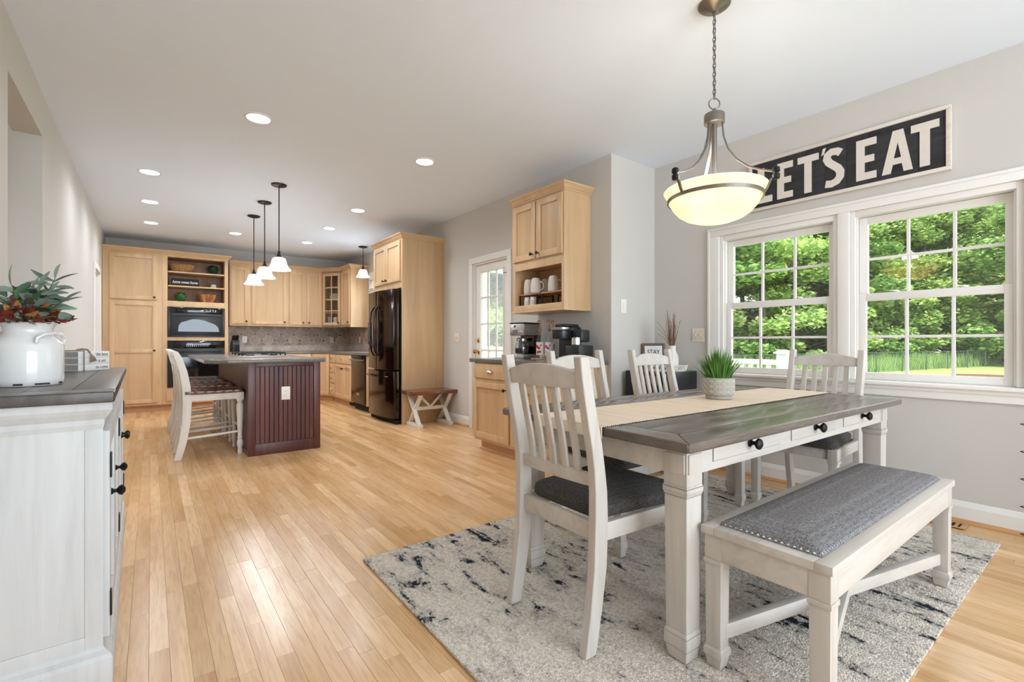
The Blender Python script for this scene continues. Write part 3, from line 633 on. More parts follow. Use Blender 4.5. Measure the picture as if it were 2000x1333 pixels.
# diagonal corner cabinet with divided glass
P0, P1 = Vector((2.631, 9.47)), Vector((2.885, 9.10))
cc = thing('corner_glass_cabinet', 'maple corner wall cabinet with divided glass door', 'cabinet', (2.95, 9.55, 1.37), world=True)
poly = [(2.631, 9.47), (2.885, 9.10), (3.212, 9.10), (3.212, 9.797), (2.631, 9.797)]
MB().prism(poly, 'xy', 1.37, 1.405).prism(poly, 'xy', 2.405, 2.44).build('body', 'maple', cc, .001)
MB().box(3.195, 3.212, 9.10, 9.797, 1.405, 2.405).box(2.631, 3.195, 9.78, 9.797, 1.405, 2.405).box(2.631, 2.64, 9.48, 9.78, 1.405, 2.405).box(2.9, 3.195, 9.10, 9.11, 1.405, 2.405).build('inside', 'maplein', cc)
du = (P1 - P0); ln = du.length; du.normalize(); dn = Vector((-abs(du.y), -abs(du.x)))
Mc = frameM((P0.x, P0.y, 0), (du.x, du.y, 0), (dn.x, dn.y, 0))
MB(Mc).box(0, .03, -.015, 0, 1.37, 2.44).box(ln - .03, ln, -.015, 0, 1.37, 2.44).box(.03, ln - .03, -.015, 0, 1.37, 1.40).box(.03, ln - .03, -.015, 0, 2.41, 2.44).build('face_frame', 'maple', cc, .001)
a0, a1, st = .02, ln - .02, .055
dd = MB(Mc).box(a0, a0 + st, 0, .02, 1.405, 2.405).box(a1 - st, a1, 0, .02, 1.405, 2.405).box(a0 + st, a1 - st, 0, .02, 1.405, 1.46).box(a0 + st, a1 - st, 0, .02, 2.35, 2.405).build('glass_door', 'maple', cc, .002)
m = MB(Mc); am = (a0 + a1) / 2; m.box(am - .008, am + .008, .002, .018, 1.46, 2.35)
zs = [1.46 + .89 * k / 4 for k in range(5)]
for z in zs[1:4]: m.box(a0 + st, am - .008, .002, .018, z - .008, z + .008).box(am + .008, a1 - st, .002, .018, z - .008, z + .008)
m.build('muntin', 'maple', dd, .001)
for k in range(4):
    for u0, u1 in ((a0 + st, am - .008), (am + .008, a1 - st)): MB(Mc).box(u0, u1, .008, .011, zs[k] + .008 * (k > 0), zs[k + 1] - .008 * (k < 3)).build('pane', 'clear', dd)
MB(Mc).lathe(KN, 12, (a1 - .03, .02, 1.45), Vector((0, 1, 0))).build('knob', 'knobdk', dd)
shp = [(2.66, 9.48), (2.90, 9.13), (3.19, 9.13), (3.19, 9.77), (2.66, 9.77)]
for z in (1.66, 1.905, 2.15): MB().prism(shp, 'xy', z - .018, z).build('shelf', 'maplex', cc)
crown(cc, [(2.6305, 9.47), (2.885, 9.10)], 2.44)
def dish(name, label, cat, x, y, z, prof, mat, grp=None):
    t = MB().lathe(prof, 18).build(name, mat); t.location = (x, y, z + .001); tag(t, label, cat, grp); return t
dish('serving_bowl', 'white serving bowl on the second shelf inside the glass corner cabinet', 'bowl', 2.86, 9.44, 1.905, [(.05, 0), (.08, .02), (.105, .07), (.10, .072), (.075, .025), (0, .01)], 'ceramic')
dish('serving_bowl', 'white serving bowl nested in the other bowl inside the glass cabinet', 'bowl', 2.86, 9.44, 1.965, [(.045, 0), (.075, .02), (.10, .06), (.095, .062), (.07, .025), (0, .01)], 'ceramic')
dish('plate_stack', 'dark and white plates stacked in the glass corner cabinet', 'plates', 2.86, 9.40, 1.66, [(.06, 0), (.105, .012), (.105, .02), (.09, .022), (.10, .03), (.105, .036), (.09, .038), (.10, .05), (0, .05)], 'rust')
dish('pitcher', 'rust red pitcher on the top shelf of the glass cabinet', 'pitcher', 2.80, 9.45, 2.15, [(.05, 0), (.06, .03), (.06, .1), (.045, .13), (.05, .16), (.04, .158), (0, .02)], 'rust')
dish('jar', 'grey blue jar on the top shelf of the glass cabinet', 'jar', 2.94, 9.36, 2.15, [(.055, 0), (.06, .02), (.06, .15), (.05, .17), (0, .17)], 'blue')
for k, (x, y) in enumerate(((2.76, 9.43), (2.84, 9.34))): dish('tumbler', ['pale tumbler standing on the cabinet floor behind the glass door', 'grey tumbler beside the pale one behind the glass door'][k], 'glass', x, y, 1.405, [(.03, 0), (.036, .06), (.04, .16), (.037, .16), (.03, .01), (0, .008)], ['blue', 'ceramic'][k])
# wall cabinet on the right wall
Mr = frameM((2.885, 0, 0), (0, -1, 0), (-1, 0, 0))
rc = thing('wall_cabinet', 'narrow maple wall cabinet with plain side panel by the fridge wall', 'cabinet', (3.05, 8.84, 1.37), world=True)
MB().box(2.885, 3.212, 8.585, 9.0995, 1.37, 2.44).build('body', 'maple', rc, .002)
door_part(rc, Mr, -9.08, -8.615, 1.405, 2.405, (-8.65, 1.45))
MB().box(2.872, 3.212, 8.572, 8.60, 1.358, 1.3698).build('bottom_edge', 'maple', rc, .002)
crown(rc, [(2.885, 9.0995), (2.885, 8.585), (3.212, 8.585)], 2.44)
pl = thing('wall_plaque', 'square white wall plaque with thin grey strokes above the sink', 'plaque', (XC - .012, 8.40, 2.2), world=True)
MB().box(XC - .02, XC - .001, 8.26, 8.52, 2.03, 2.36).build('panel', 'plastic', pl, .004)
MB().box(XC - .022, XC - .0201, 8.30, 8.48, 2.205, 2.217).box(XC - .022, XC - .0201, 8.42, 8.428, 2.15, 2.205).box(XC - .022, XC - .0201, 8.35, 8.357, 2.15, 2.205).box(XC - .022, XC - .0201, 8.29, 8.49, 2.045, 2.06).build('strokes', 'slot', pl)
# ---------------------------------------------------------------- base run, worktop, splashback
XF = 2.605; Mf = frameM((XF, 0, 0), (0, -1, 0), (-1, 0, 0))
def basecab(label, y0, y1, name='base_cabinet'):
    c = thing(name, label, 'cabinet', (2.9, (y0 + y1) / 2, 0), world=True)
    MB().box(XF, XC - .003, y0, y1, .1, .875).build('body', 'maple', c, .002)
    MB().box(XF + .065, XC - .003, y0, y1, .0005, .0998).build('toe_kick', 'toe', c); return c
c = basecab('maple drawer base with four small drawers in the kitchen corner', 8.5485, 8.8495)
for z0, z1 in ((.715, .86), (.535, .70), (.355, .52), (.13, .34)): drawer_part(c, Mf, -8.835, -8.56, z0, z1, kmat='nickel')
c = basecab('maple sink base with wide drawer front and two doors', 7.6685, 8.548)
drawer_part(c, Mf, -8.53, -7.685, .715, .86, kmat='nickel')
door_part(c, Mf, -8.53, -8.112, .13, .70, (-8.14, .63)); door_part(c, Mf, -8.104, -7.685, .13, .70, (-8.075, .63))
MB().box(XF + .058, XF + .0648, 7.72, 7.98, .02, .09).build('toe_vent', 'dark', c)
c = basecab('plain maple base cabinet hidden between dishwasher and fridge', 6.725, 7.0595)
dw = thing('dishwasher', 'black stainless dishwasher with bar handle beside the sink base', 'dishwasher', (2.9, 7.36, 0), world=True)
MB().box(XF + .01, XC - .01, 7.06, 7.668, .1, .874).build('body', 'black', dw)
MB().box(XF - .022, XF + .0098, 7.064, 7.664, .12, .874).build('front', 'blacksteel', dw, .004)
MB().box(XF + .04, XF + .08, 7.064, 7.664, .001, .0998).build('toe_panel', 'dark', dw)
MB().tube([(XF - .022, 7.62, .80), (XF - .06, 7.62, .80), (XF - .06, 7.11, .80), (XF - .022, 7.11, .80)], .011, 8).build('handle', 'steel', dw)
MB().box(XF - .024, XF - .0221, 7.30, 7.42, .24, .285).build('badge', 'steel', dw)
c = thing('corner_base_cabinet', 'maple corner base cabinet with a diagonal front under the worktop', 'cabinet', (2.8, 9.4, 0), world=True)
pc = [(2.36, 9.19), (XF, 8.85), (XC - .003, 8.85), (XC - .003, YB - .003), (2.36, YB - .003)]
MB().prism(pc, 'xy', .1, .875).build('body', 'maple', c)
MB().prism([(2.42, 9.24), (XF + .065, 8.90), (XC - .003, 8.90), (XC - .003, YB - .003), (2.42, YB - .003)], 'xy', .0005, .0998).build('toe_kick', 'toe', c)
du = Vector((XF - 2.36, 8.85 - 9.19)); ln = du.length; du.normalize(); Md = frameM((2.36, 9.19, 0), (du.x, du.y, 0), (du.y, -du.x, 0))
door_part(c, Md, .02, ln - .02, .13, .86, None)
c = thing('base_cabinet', 'long maple base cabinet against the back wall behind the island', 'cabinet', (1.7, 9.5, 0), world=True)
MB().box(1.0315, 2.3595, 9.19, YB - .003, .1, .875).build('body', 'maple', c)
MB().box(1.0315, 2.3595, 9.25, YB - .003, .0005, .0998).build('toe_kick', 'toe', c)
Mb2 = frameM((0, 9.19, 0), (1, 0, 0), (0, -1, 0))
for k in range(3):
    x0 = 1.05 + k * .435; drawer_part(c, Mb2, x0, x0 + .42, .715, .86); door_part(c, Mb2, x0, x0 + .42, .13, .70, (x0 + .38, .64))
wt = MB().prism([(1.0315, 9.165), (2.345, 9.165), (2.58, 8.84), (2.58, 6.725), (XC - .003, 6.725), (XC - .003, YB - .003), (1.0315, YB - .003)], 'xy', .8755, .914).build('kitchen_worktop', 'granite', None, .006)
tag(wt, 'grey granite worktop along back and right kitchen walls', 'worktop')
# tiles: diagonal slate squares with black insets, straight border row beneath
def clip(poly, z0, z1, a0, a1):
    def cut(P, f):
        out = []
        for i in range(len(P)):
            p, q = P[i], P[(i + 1) % len(P)]; fp, fq = f(p), f(q)
            if fp >= 0: out.append(p)
            if fp * fq < 0: t = fp / (fp - fq); out.append((p[0] + (q[0] - p[0]) * t, p[1] + (q[1] - p[1]) * t))
        return out
    for f in (lambda p: p[1] - z0, lambda p: z1 - p[1], lambda p: p[0] - a0, lambda p: a1 - p[0]):
        poly = cut(poly, f)
        if len(poly) < 3: return None
    return poly
def splash(wall, plane, at, sgn, a0, a1, off):
    zt9 = 1.369 if plane == 'xz' else 1.069
    MB().prism([(a0, .9145), (a1, .9145), (a1, 1.069), (a0, 1.069)], plane, at, at + sgn * .004).build('grout_bed', 'grout', wall)
    MB().prism([(a0 if plane == 'xz' else 8.256, 1.069), (a1, 1.069), (a1, 1.369), (a0 if plane == 'xz' else 8.256, 1.369)], plane, at, at + sgn * .004).build('grout_bed', 'grout', wall)
    hd = .1108; g = .0065; k0 = int((a0 - off) / hd) - 2; k1 = int((a1 - off) / hd) + 2
    for i in range(k0, k1):
        for j in range(-2, 3):
            if (i + j) % 2: continue
            ca, cz = off + i * hd, 1.115 + j * hd
            ch = .016 if 1.05 < cz < 1.30 else 0
            h = hd - g
            po = [(ca - h, cz), (ca, cz - h), (ca + h, cz), (ca, cz + h)]
            p = clip(po, 1.022, 1.366, a0 + .002, a1 - .002)
            if p and plane == 'yz' and ca < 8.38: p = clip(po, 1.022, 1.066, a0 + .002, a1 - .002)
            if p and len(p) > 2: MB().prism(p, plane, at + sgn * .004, at + sgn * .009).build('tile', 'tile', wall)
    for i in range(k0, k1):
        for j in (0, 1):
            if (i + j) % 2 == 0: continue
            ca, cz = off + i * hd, 1.115 + j * hd; r = .018
            if a0 + .02 < ca < a1 - .02 and (plane == 'xz' or ca > 8.3): MB().prism([(ca - r, cz), (ca, cz - r), (ca + r, cz), (ca, cz + r)], plane, at + sgn * .004, at + sgn * .0105).build('inset', 'dot', wall)
    n = int((a1 - a0) / .152); wd = (a1 - a0) / n
    for i in range(n): MB().prism([(a0 + i * wd + .0015, .917), (a0 + (i + 1) * wd - .0015, .917), (a0 + (i + 1) * wd - .0015, 1.018), (a0 + i * wd + .0015, 1.018)], plane, at + sgn * .004, at + sgn * .009).build('tile', 'tilew', wall)
splash(wall_back, 'xz', YB, -1, 1.032, XC - .012, 1.301)
splash(wall_right, 'yz', XC, -1, 6.73, YB - .012, 9.69)
def plate(label, M, w_, h_, kind, name='switch_plate', mat='almond', grp=None):
    t = thing(name, label, 'outlet' if 'outlet' in name else 'switch', tuple(M.translation)); M = Matrix.Translation(-M.translation) @ M
    MB(M).box(-w_ / 2, w_ / 2, 0, .006, -h_ / 2, h_ / 2).build('plate', mat, t, .002)
    if kind == 'duplex':
        for s in (-1, 1): 
            r = MB(M).box(-.016, .016, .006, .009, s * .02 - .014, s * .02 + .014).build('socket', mat, t, .003)
            MB(M).box(-.007, -.005, .009, .0095, s * .02 - .004, s * .02 + .006).box(.005, .007, .009, .0095, s * .02 - .004, s * .02 + .006).build('slot', 'slot', r)
    elif kind == 'rocker': MB(M).box(-.016, .016, .006, .011, -.033, .033).build('rocker', mat, t, .003)
    elif kind == 'toggle2':
        for s in (-1, 1):
            MB(M).box(s * .023 - .005, s * .023 + .005, .006, .018, -.006, .012).build('toggle', mat, t, .002)
            MB(M).lathe([(.003, .006), (.003, .0075), (0, .0075)], 8, (s * .023, 0, .03), Vector((0, 1, 0))).lathe([(.003, .006), (.003, .0075), (0, .0075)], 8, (s * .023, 0, -.03), Vector((0, 1, 0))).build('screw', 'slot', t)
    return t
plate('white wall outlet on tiles right of the knife block', frameM((1.355, YB - .0095, 1.13), (1, 0, 0), (0, -1, 0)), .075, .12, 'duplex', 'outlet_plate', 'plastic')
plate('almond wall outlet on the tiles near the kitchen corner', frameM((2.90, YB - .0095, 1.13), (1, 0, 0), (0, -1, 0)), .07, .115, 'duplex', 'outlet_plate')
plate('almond outlet on the right splashback beside the fridge', frameM((XC - .0095, 9.02, 1.13), (0, -1, 0), (-1, 0, 0)), .07, .115, 'duplex', 'outlet_plate')
plate('almond double toggle switch between the fridge cabinet and the door', frameM((XC - .0005, 5.39, 1.138), (0, -1, 0), (-1, 0, 0)), .118, .12, 'toggle2')
plate('white rocker switch on the short return wall of the dining corner', frameM((3.38, YJ - .0005, 1.40), (1, 0, 0), (0, -1, 0)), .075, .125, 'rocker', mat='plastic')
plate('almond double toggle switch beside the dining window casing', frameM((XW - .0005, 2.30, 1.138), (0, -1, 0), (-1, 0, 0)), .118, .12, 'toggle2')
# knife block
kb = thing('knife_block', 'black knife block holding knives on the back worktop', 'knife block', (1.165, 9.50, .9145), R(8))
MB().prism([(-.08, 0), (.09, 0), (.09, .13), (.0, .20), (-.08, .20)], 'yz', -.055, .055).build('block', 'black', kb, .004)
for i in range(4):
    for j in range(2): MB().beam((-.036 + i * .024, -.03 + j * .045, .19 - j * .01), (-.036 + i * .024, -.075 + j * .045, .285 - j * .01), .014, .02, (1, 0, 0)).build('knife_handle', 'iron', kb, .003)
for i in range(6): MB().beam((-.045 + i * .018, -.084, .125), (-.045 + i * .018, -.10, .16), .009, .014, (1, 0, 0)).build('knife_handle', 'steel', kb, .002)
# fridge with surround
fs = thing('fridge_surround', 'tall maple fridge surround with side panel and two doors on top', 'cabinet', (2.9, 6.2, 0), world=True)
MB().box(2.60, XC - .003, 5.745, 5.77, .0005, 2.44).build('side_panel', 'maple', fs, .002)
MB().box(2.60, XC - .003, 6.70, 6.724, .0005, 2.44).build('side_panel', 'maple', fs, .002)
MB().box(2.60, XC - .003, 5.7705, 6.6995, 1.795, 2.44).build('upper_body', 'maple', fs, .001)
Mfs = frameM((2.60, 0, 0), (0, -1, 0), (-1, 0, 0))
door_part(fs, Mfs, -6.69, -6.255, 1.885, 2.415, (-6.30, 1.925)); door_part(fs, Mfs, -6.245, -5.785, 1.885, 2.415, (-6.20, 1.925))
crown(fs, [(2.60, 6.724), (2.60, 5.745), (XC - .003, 5.745)], 2.44)
fr = thing('refrigerator', 'black stainless french-door refrigerator with freezer drawer', 'refrigerator', (2.85, 6.23, 0), world=True)
MB().box(2.60, 3.19, 5.80, 6.68, .03, 1.77).build('body', 'black', fr, .004)
MB().box(2.54, 2.64, 5.80, 6.68, .0005, .055).build('foot_grille', 'dark', fr)
def fdoor(y0, y1, z0, z1, name):
    n = 10; ring = []
    for k in range(n + 1):
        y = y0 + (y1 - y0) * k / n; q = (y - 6.24) / .45; ring.append((2.505 - .055 * (1 - q * q), y))
    ring += [(2.596, y1), (2.596, y0)]
    return MB().prism(ring, 'xy', z0, z1).build(name, 'blacksteel', fr, .006)
dl = fdoor(6.244, 6.685, .715, 1.775, 'fridge_door'); dr = fdoor(5.795, 6.236, .715, 1.775, 'fridge_door'); fz = fdoor(5.795, 6.685, .075, .695, 'freezer_drawer')
for d_, y in ((dl, 6.30), (dr, 6.18)):
    MB().sweep([(2.45 - .012, y, .89), (2.40, y, .95), (2.375, y, 1.10), (2.37, y, 1.22), (2.375, y, 1.35), (2.40, y, 1.50), (2.438, y, 1.56)], .022, .024, (0, 1, 0)).build('handle', 'blacksteel', d_, .005)
MB().box(2.462, 2.49, 6.43, 6.60, 1.05, 1.36).build('dispenser', 'blackgloss', dl, .004)
MB().sweep([(2.475, 6.56, .62), (2.43, 6.55, .625), (2.405, 6.40, .625), (2.395, 6.24, .625), (2.405, 6.06, .625), (2.43, 5.92, .625), (2.475, 5.91, .62)], .02, .02, (0, 0, 1)).build('handle', 'blacksteel', fz, .004)
# X-leg bench against the fridge panel
xb = thing('x_leg_bench', 'small bench with stained wood top and distressed white X legs', 'bench', (2.90, 5.55, 0), R(-1))
MB().box(-.32, .32, -.17, .17, .41, .455).build('top', 'seatwood', xb, .005)
for s in (-1, 1):
    x = s * .215
    MB().box(x - .03, x + .03, -.185, .185, .0005, .04).build('foot', 'white', xb, .003)
    MB().beam((x - .011, -.15, .04), (x - .011, .15, .41), .021, .055, (1, 0, 0)).beam((x + .011, .15, .04), (x + .011, -.15, .41), .021, .055, (1, 0, 0)).build('x_leg', 'white', xb, .002)
MB().box(-.195, .195, -.02, .02, .20, .245).build('stretcher', 'white', xb, .003)
MB().beam((-.17, 0, .405), (-.005, 0, .24), .03, .03).beam((.17, 0, .405), (.005, 0, .24), .03, .03).build('brace', 'white', xb, .002)
# ---------------------------------------------------------------- island with cooktop, stools
isl = thing('kitchen_island', 'dark mahogany beadboard island base with tall end panel', 'island', (1.045, 6.2, 0), world=True)
x0, x1, y0, y1 = .72, 1.37, 5.0, 7.45
MB().box(x0 + .02, x1 - .02, y0 + .02, y1, .0005, .875).build('body', 'darkwood', isl)
MB().box(x0, x0 + .062, y0, y0 + .0195, .0005, .875).box(x1 - .062, x1, y0, y0 + .0195, .0005, .875).box(x0 + .062, x1 - .062, y0, y0 + .0195, .0005, .108).box(x0 + .062, x1 - .062, y0, y0 + .0195, .838, .875).build('end_frame', 'darkwood', isl, .002)
n = 13; wd = (x1 - x0 - .124) / n
for k in range(n):
    a = x0 + .062 + k * wd
    MB().prism([(a + .0005, y0 + .0195), (a + .0005, y0 + .015), (a + .005, y0 + .010), (a + wd - .005, y0 + .010), (a + wd - .0005, y0 + .015), (a + wd - .0005, y0 + .0195)], 'xy', .109, .837).build('bead_board', 'darkwood', isl)
for k in range(40):
    a = y0 + .03 + k * .06
    if a + .06 > y1: break
    MB().prism([(x0 + .0195, a + .0005), (x0 + .013, a + .0005), (x0 + .008, a + .005), (x0 + .008, a + .0555), (x0 + .013, a + .0595), (x0 + .0195, a + .0595)], 'xy', .05, .84).build('bead_board', 'darkwood', isl)
MB().box(x0, x0 + .0195, y0 + .0195, y1, .84, .875).box(x0, x0 + .0195, y0 + .0195, y1, .0005, .05).build('side_rail', 'darkwood', isl)
po = plate('white outlet on the dark beadboard end of the island', frameM((1.047, y0 + .0095, .578), (1, 0, 0), (0, -1, 0)), .078, .128, 'duplex', 'outlet_plate', 'plastic')
it = MB().prism([(.55, 4.955), (1.41, 4.955), (1.41, 7.5), (.385, 7.5), (.385, 5.13)], 'xy', .8755, .914).build('island_top', 'granite', None, .012, 3); tag(it, 'grey granite island worktop with clipped corner and seating overhang', 'worktop')
ct = thing('gas_cooktop', 'stainless gas cooktop with black grates set in the island top', 'cooktop', (1.02, 6.35, .9145))
MB().box(-.26, .26, -.42, .42, 0, .008).build('tray', 'steel', ct, .003)
for sx in (-.12, .12):
    for sy in (-.27, 0, .27):
        if sy == 0 and sx > 0: continue
        MB().lathe([(.045, .008), (.045, .018), (.03, .024), (0, .025)], 14, (sx, sy, 0)).build('burner', 'iron', ct)
for sy in (-.27, 0, .27):
    g = MB()
    for px_ in (-.22, -.075, .075, .22): g.beam((px_, sy - .12, .04), (px_, sy + .12, .04), .01, .012)
    for py in (-.12, 0, .12): g.beam((-.22, sy + py, .04), (.22, sy + py, .04), .01, .012)
    for px_ in (-.22, .22):
        for py in (-.12, .12): g.beam((px_, sy + py, .008), (px_, sy + py, .04), .012, .012, (1, 0, 0))
    g.build('grate', 'iron', ct, .001)
# stools (face +x towards the island)
st = thing('bar_stool', 'x', 'stool', (0, 0, 0))
prof = [(-.245, 0), (-.205, .16), (-.178, .34), (-.172, .52), (-.178, .66), (-.20, .80), (-.235, .92), (-.265, .99)]
for s in (-1, 1): MB().sweep([(x, s * .185, z if z else .0005) for x, z in prof], .03, [.055, .06, .065, .068, .065, .06, .055, .045], (0, 1, 0)).build('rear_leg', 'white', st, .004)
LEG = [(.020, 0), (.022, .03), (.017, .05), (.026, .075), (.029, .10), (.024, .125), (.019, .135), (.023, .145), (.023, .16), (.018, .17), (.022, .22), (.028, .36), (.032, .44), (.030, .475), (.022, .495), (.030, .51), (.030, .52)]
for s in (-1, 1):
    l = MB().lathe([(r, max(z, .0005)) for r, z in LEG], 16, (.25, s * .185, 0)).build('front_leg', 'white', st)
    MB().box(.22, .28, s * .185 - .03, s * .185 + .03, .519, .595).build('leg_block', 'white', l, .003)
MB().box(-.17, .22, -.198, -.178, .53, .59).box(-.17, .22, .178, .198, .53, .59).box(.235, .258, -.155, .155, .53, .59).box(-.185, -.165, -.17, .17, .53, .59).build('apron', 'white', st, .003)
for k in range(6):
    a = -.19 + k * .0765; MB().box(a, a + .0755, -.215, .215, .5955, .62).build('seat_board', 'seatwood', st, .004)
for s in (-1, 1): MB().tube([(-.20, s * .185, .19), (.02, s * .185, .20), (.245, s * .185, .215)], [.010, .013, .010], 8).build('stretcher', 'white', st)
MB().tube([(.25, -.165, .26), (.25, 0, .26), (.25, .165, .26)], [.011, .015, .011], 8).build('footrest', 'white', st)
MB().tube([(-.205, -.17, .25), (-.205, .17, .25)], .010, 8).build('stretcher', 'white', st)
for z0, z1, dx in ((.70, .745, -.188), (.79, .835, -.212), (.90, .975, -.248)): MB().box(dx - .011, dx + .011, -.17, .17, z0, z1).build('back_rail', 'white', st, .005)
L4 = ['white counter stool with dark slatted seat beside the island end panel', 'white counter stool second along the island from its end panel', 'white counter stool third along the island from its end panel', 'white counter stool farthest along the island towards the ovens']
for k, yy in enumerate((5.42, 6.09, 6.73, 7.33)):
    o = st if k == 0 else copy_tree(st); o.location = (.435, yy, 0); o['label'] = L4[k]; o['group'] = 'counter stools along the island'
# pendants
def pendant(name, label, x, y, zrim, mat, energy, grp=None, r=.118, hs=.135):
    t = thing(name, label, 'pendant light', (x, y, H), group=grp); d = H - zrim
    MB().lathe([(0, 0), (.076, 0), (.074, -.012), (.055, -.02), (.012, -.026), (0, -.026)], 24, (0, 0, -.0005)).build('canopy', 'bronze', t)
    MB().lathe([(.0055, -.02), (.0055, -d + hs + .04)], 8).build('rod', 'bronze', t)
    MB().lathe([(.008, -d + hs + .065), (.016, -d + hs + .055), (.010, -d + hs + .045), (.022, -d + hs + .03), (.03, -d + hs + .005), (.03, -d + hs - .004), (0, -d + hs - .004)], 16).build('socket_cap', 'bronze', t)
    prof_ = [(.03, hs), (.058, hs - .012), (.07, hs - .04), (.078, hs - .075), (.092, hs - .105), (r * .95, .012), (r, 0)]
    s_ = MB().lathe([(a, b - d) for a, b in prof_] + [(a - .004, b - d) for a, b in prof_[::-1]], 32, cap=False).build('shade', mat, t)
    MB().lathe([(.0, .045), (.018, .04), (.024, .06), (.014, .085), (0, .09)], 12, (0, 0, -d)).build('bulb', 'lens', t)
    if energy:
        l = add_light('pendant_bulb', 'POINT', (0, 0, -d + .05), (0, 0, 0), energy, (.95, .97, 1), shadow_soft_size=.04); l.parent = t
    return t
pendant('pendant_light', 'white glass bell pendant on bronze rod above the island end nearest the dining table', 1.072, 5.44, 1.838, 'shade', 21, 'island pendants')
pendant('pendant_light', 'white glass bell pendant, the middle one above the island', 1.07, 6.22, 1.838, 'shade', 21, 'island pendants')
pendant('pendant_light', 'white glass bell pendant above the island end by the ovens', 1.073, 6.98, 1.838, 'shade', 21, 'island pendants')
pendant('pendant_light', 'small white bell pendant hanging by the fridge cabinet', 2.92, 8.06, 2.21, 'shadeoff', 5, r=.118, hs=.135)
# recessed cans
cans = [(.633, 3.92, 'first recessed ceiling light from the milk can sideboard towards the kitchen'), (-.01, 5.8, 'recessed ceiling light along the left wall nearest the passage opening'), (-.01, 7.02, 'recessed ceiling light in the middle of the row along the left wall'), (0, 8.24, 'recessed ceiling light along the left wall nearest the pantry'), (1.02, 8.26, 'recessed ceiling light between island pendants and oven tower'), (2.0, 3.93, 'recessed ceiling light opposite the coffee station wall cabinet'), (2.068, 5.89, 'recessed ceiling light in front of the refrigerator'), (2.06, 7.06, 'recessed ceiling light in front of the dishwasher'), (2.06, 8.3, 'recessed ceiling light nearest the corner glass cabinet')]
for x, y, lb in cans:
    t = thing('recessed_light', lb, 'ceiling light', (x, y, H), group='recessed ceiling lights')
    MB().lathe([(.095, -.0005), (.095, -.004), (.08, -.007), (.076, -.0005)], 32, cap=False).build('trim_ring', 'canring', t)
    MB().lathe([(0, -.0008), (.077, -.0008), (.077, -.003), (0, -.0045)], 32).build('lens', 'lens', t)
    l = add_light('can_lamp', 'SPOT', (0, 0, -.03), (0, 0, 0), 26 if x < .3 else 37, (.90, .955, 1), spot_size=R(170), spot_blend=.85, shadow_soft_size=.07); l.parent = t
t = thing('recessed_light', 'unseen recessed light added to brighten the side passage', 'ceiling light', (-1.6, 3.7, O1[2])); MB().lathe([(.09, -.0005), (.09, -.004), (.07, -.006), (0, -.006)], 24).build('lens', 'lens', t)  # unseen lamp put in to light the passage walls
l = add_light('can_lamp', 'SPOT', (0, 0, -.05), (0, 0, 0), 34, (1, .97, .93), spot_size=R(160), spot_blend=1.0, shadow_soft_size=.07); l.parent = t
t = thing('recessed_light', 'unseen recessed light added to brighten the room behind the far left doorway', 'ceiling light', (-1.5, 8.7, 2.5)); MB().lathe([(.09, -.0005), (.09, -.004), (.07, -.006), (0, -.006)], 24).build('lens', 'lens', t)  # another unseen lamp, added so the far doorway opens onto a lit room
l = add_light('can_lamp', 'SPOT', (0, 0, -.05), (0, 0, 0), 34, (1, .97, .93), spot_size=R(160), spot_blend=1.0, shadow_soft_size=.07); l.parent = t
# ---------------------------------------------------------------- coffee station
cb = thing('coffee_base_cabinet', 'maple base cabinet of the coffee station with cup-pull drawer', 'cabinet', (2.9, 3.41, 0), world=True)
YC0, YC1 = 2.80, 4.024
MB().box(XF, XC - .003, YC0, YC1, .1, .875).build('body', 'maple', cb, .002)
MB().box(XF + .065, XC - .003, YC0 + .002, YC1 - .03, .0005, .0998).build('toe_kick', 'toe', cb)
MB().molding([(XF + .065, YC1 - .03), (XF + .065, YC0 + .002)], [(0, .0005), (.02, .0005), (.018, .012), (.008, .02), (0, .02)]).build('shoe', 'shoe', cb)
drawer_part(cb, Mf, -4.01, -3.43, .722, .865, cup=True); drawer_part(cb, Mf, -3.40, -2.82, .722, .865, cup=True)
door_part(cb, Mf, -4.015, -3.43, .13, .685, (-3.47, .63)); door_part(cb, Mf, -3.40, -2.82, .13, .685, (-3.36, .63))
o = MB().box(2.575, XC - .003, 2.785, 4.08, .8755, .914).build('coffee_worktop', 'granite', None, .008, 3); tag(o, 'grey granite worktop carrying the coffee machines', 'worktop')
# upper cabinet with open cubby
uc = thing('coffee_wall_cabinet', 'maple wall cabinet with two doors over an open mug cubby', 'cabinet', (3.04, 3.36, 1.36), world=True)
XU = 2.88; yu0, yu1 = 3.0, 3.735
MB().box(XU, XC - .003, yu0, yu0 + .02, 1.375, 2.42).box(XU, XC - .003, yu1 - .02, yu1, 1.375, 2.42).box(XU, XC - .003, yu0 + .02, yu1 - .02, 1.80, 2.42).box(XU, XC - .003, yu0 + .02, yu1 - .02, 1.375, 1.43).build('body', 'maple', uc, .001)
MB().box(XC - .02, XC - .0032, yu0 + .02, yu1 - .02, 1.43, 1.80).build('cubby_back', 'maple', uc)
MB().box(XU - .004, XU - .0002, yu0, yu0 + .035, 1.375, 2.42).box(XU - .004, XU - .0002, yu1 - .035, yu1, 1.375, 2.42).box(XU - .004, XU - .0002, yu0 + .035, yu1 - .035, 1.775, 1.85).box(XU - .004, XU - .0002, yu0 + .035, yu1 - .035, 1.375, 1.432).build('face_frame', 'maple', uc, .001)
MB().box(XU - .02, XC - .003, yu0 - .012, yu1 + .012, 1.36, 1.3748).build('bottom_edge', 'maple', uc, .003)
Mu = frameM((XU - .004, 0, 0), (0, -1, 0), (-1, 0, 0))
door_part(uc, Mu, -3.72, -3.375, 1.862, 2.40, (-3.41, 1.905)); door_part(uc, Mu, -3.36, -3.015, 1.862, 2.40, (-3.325, 1.905))
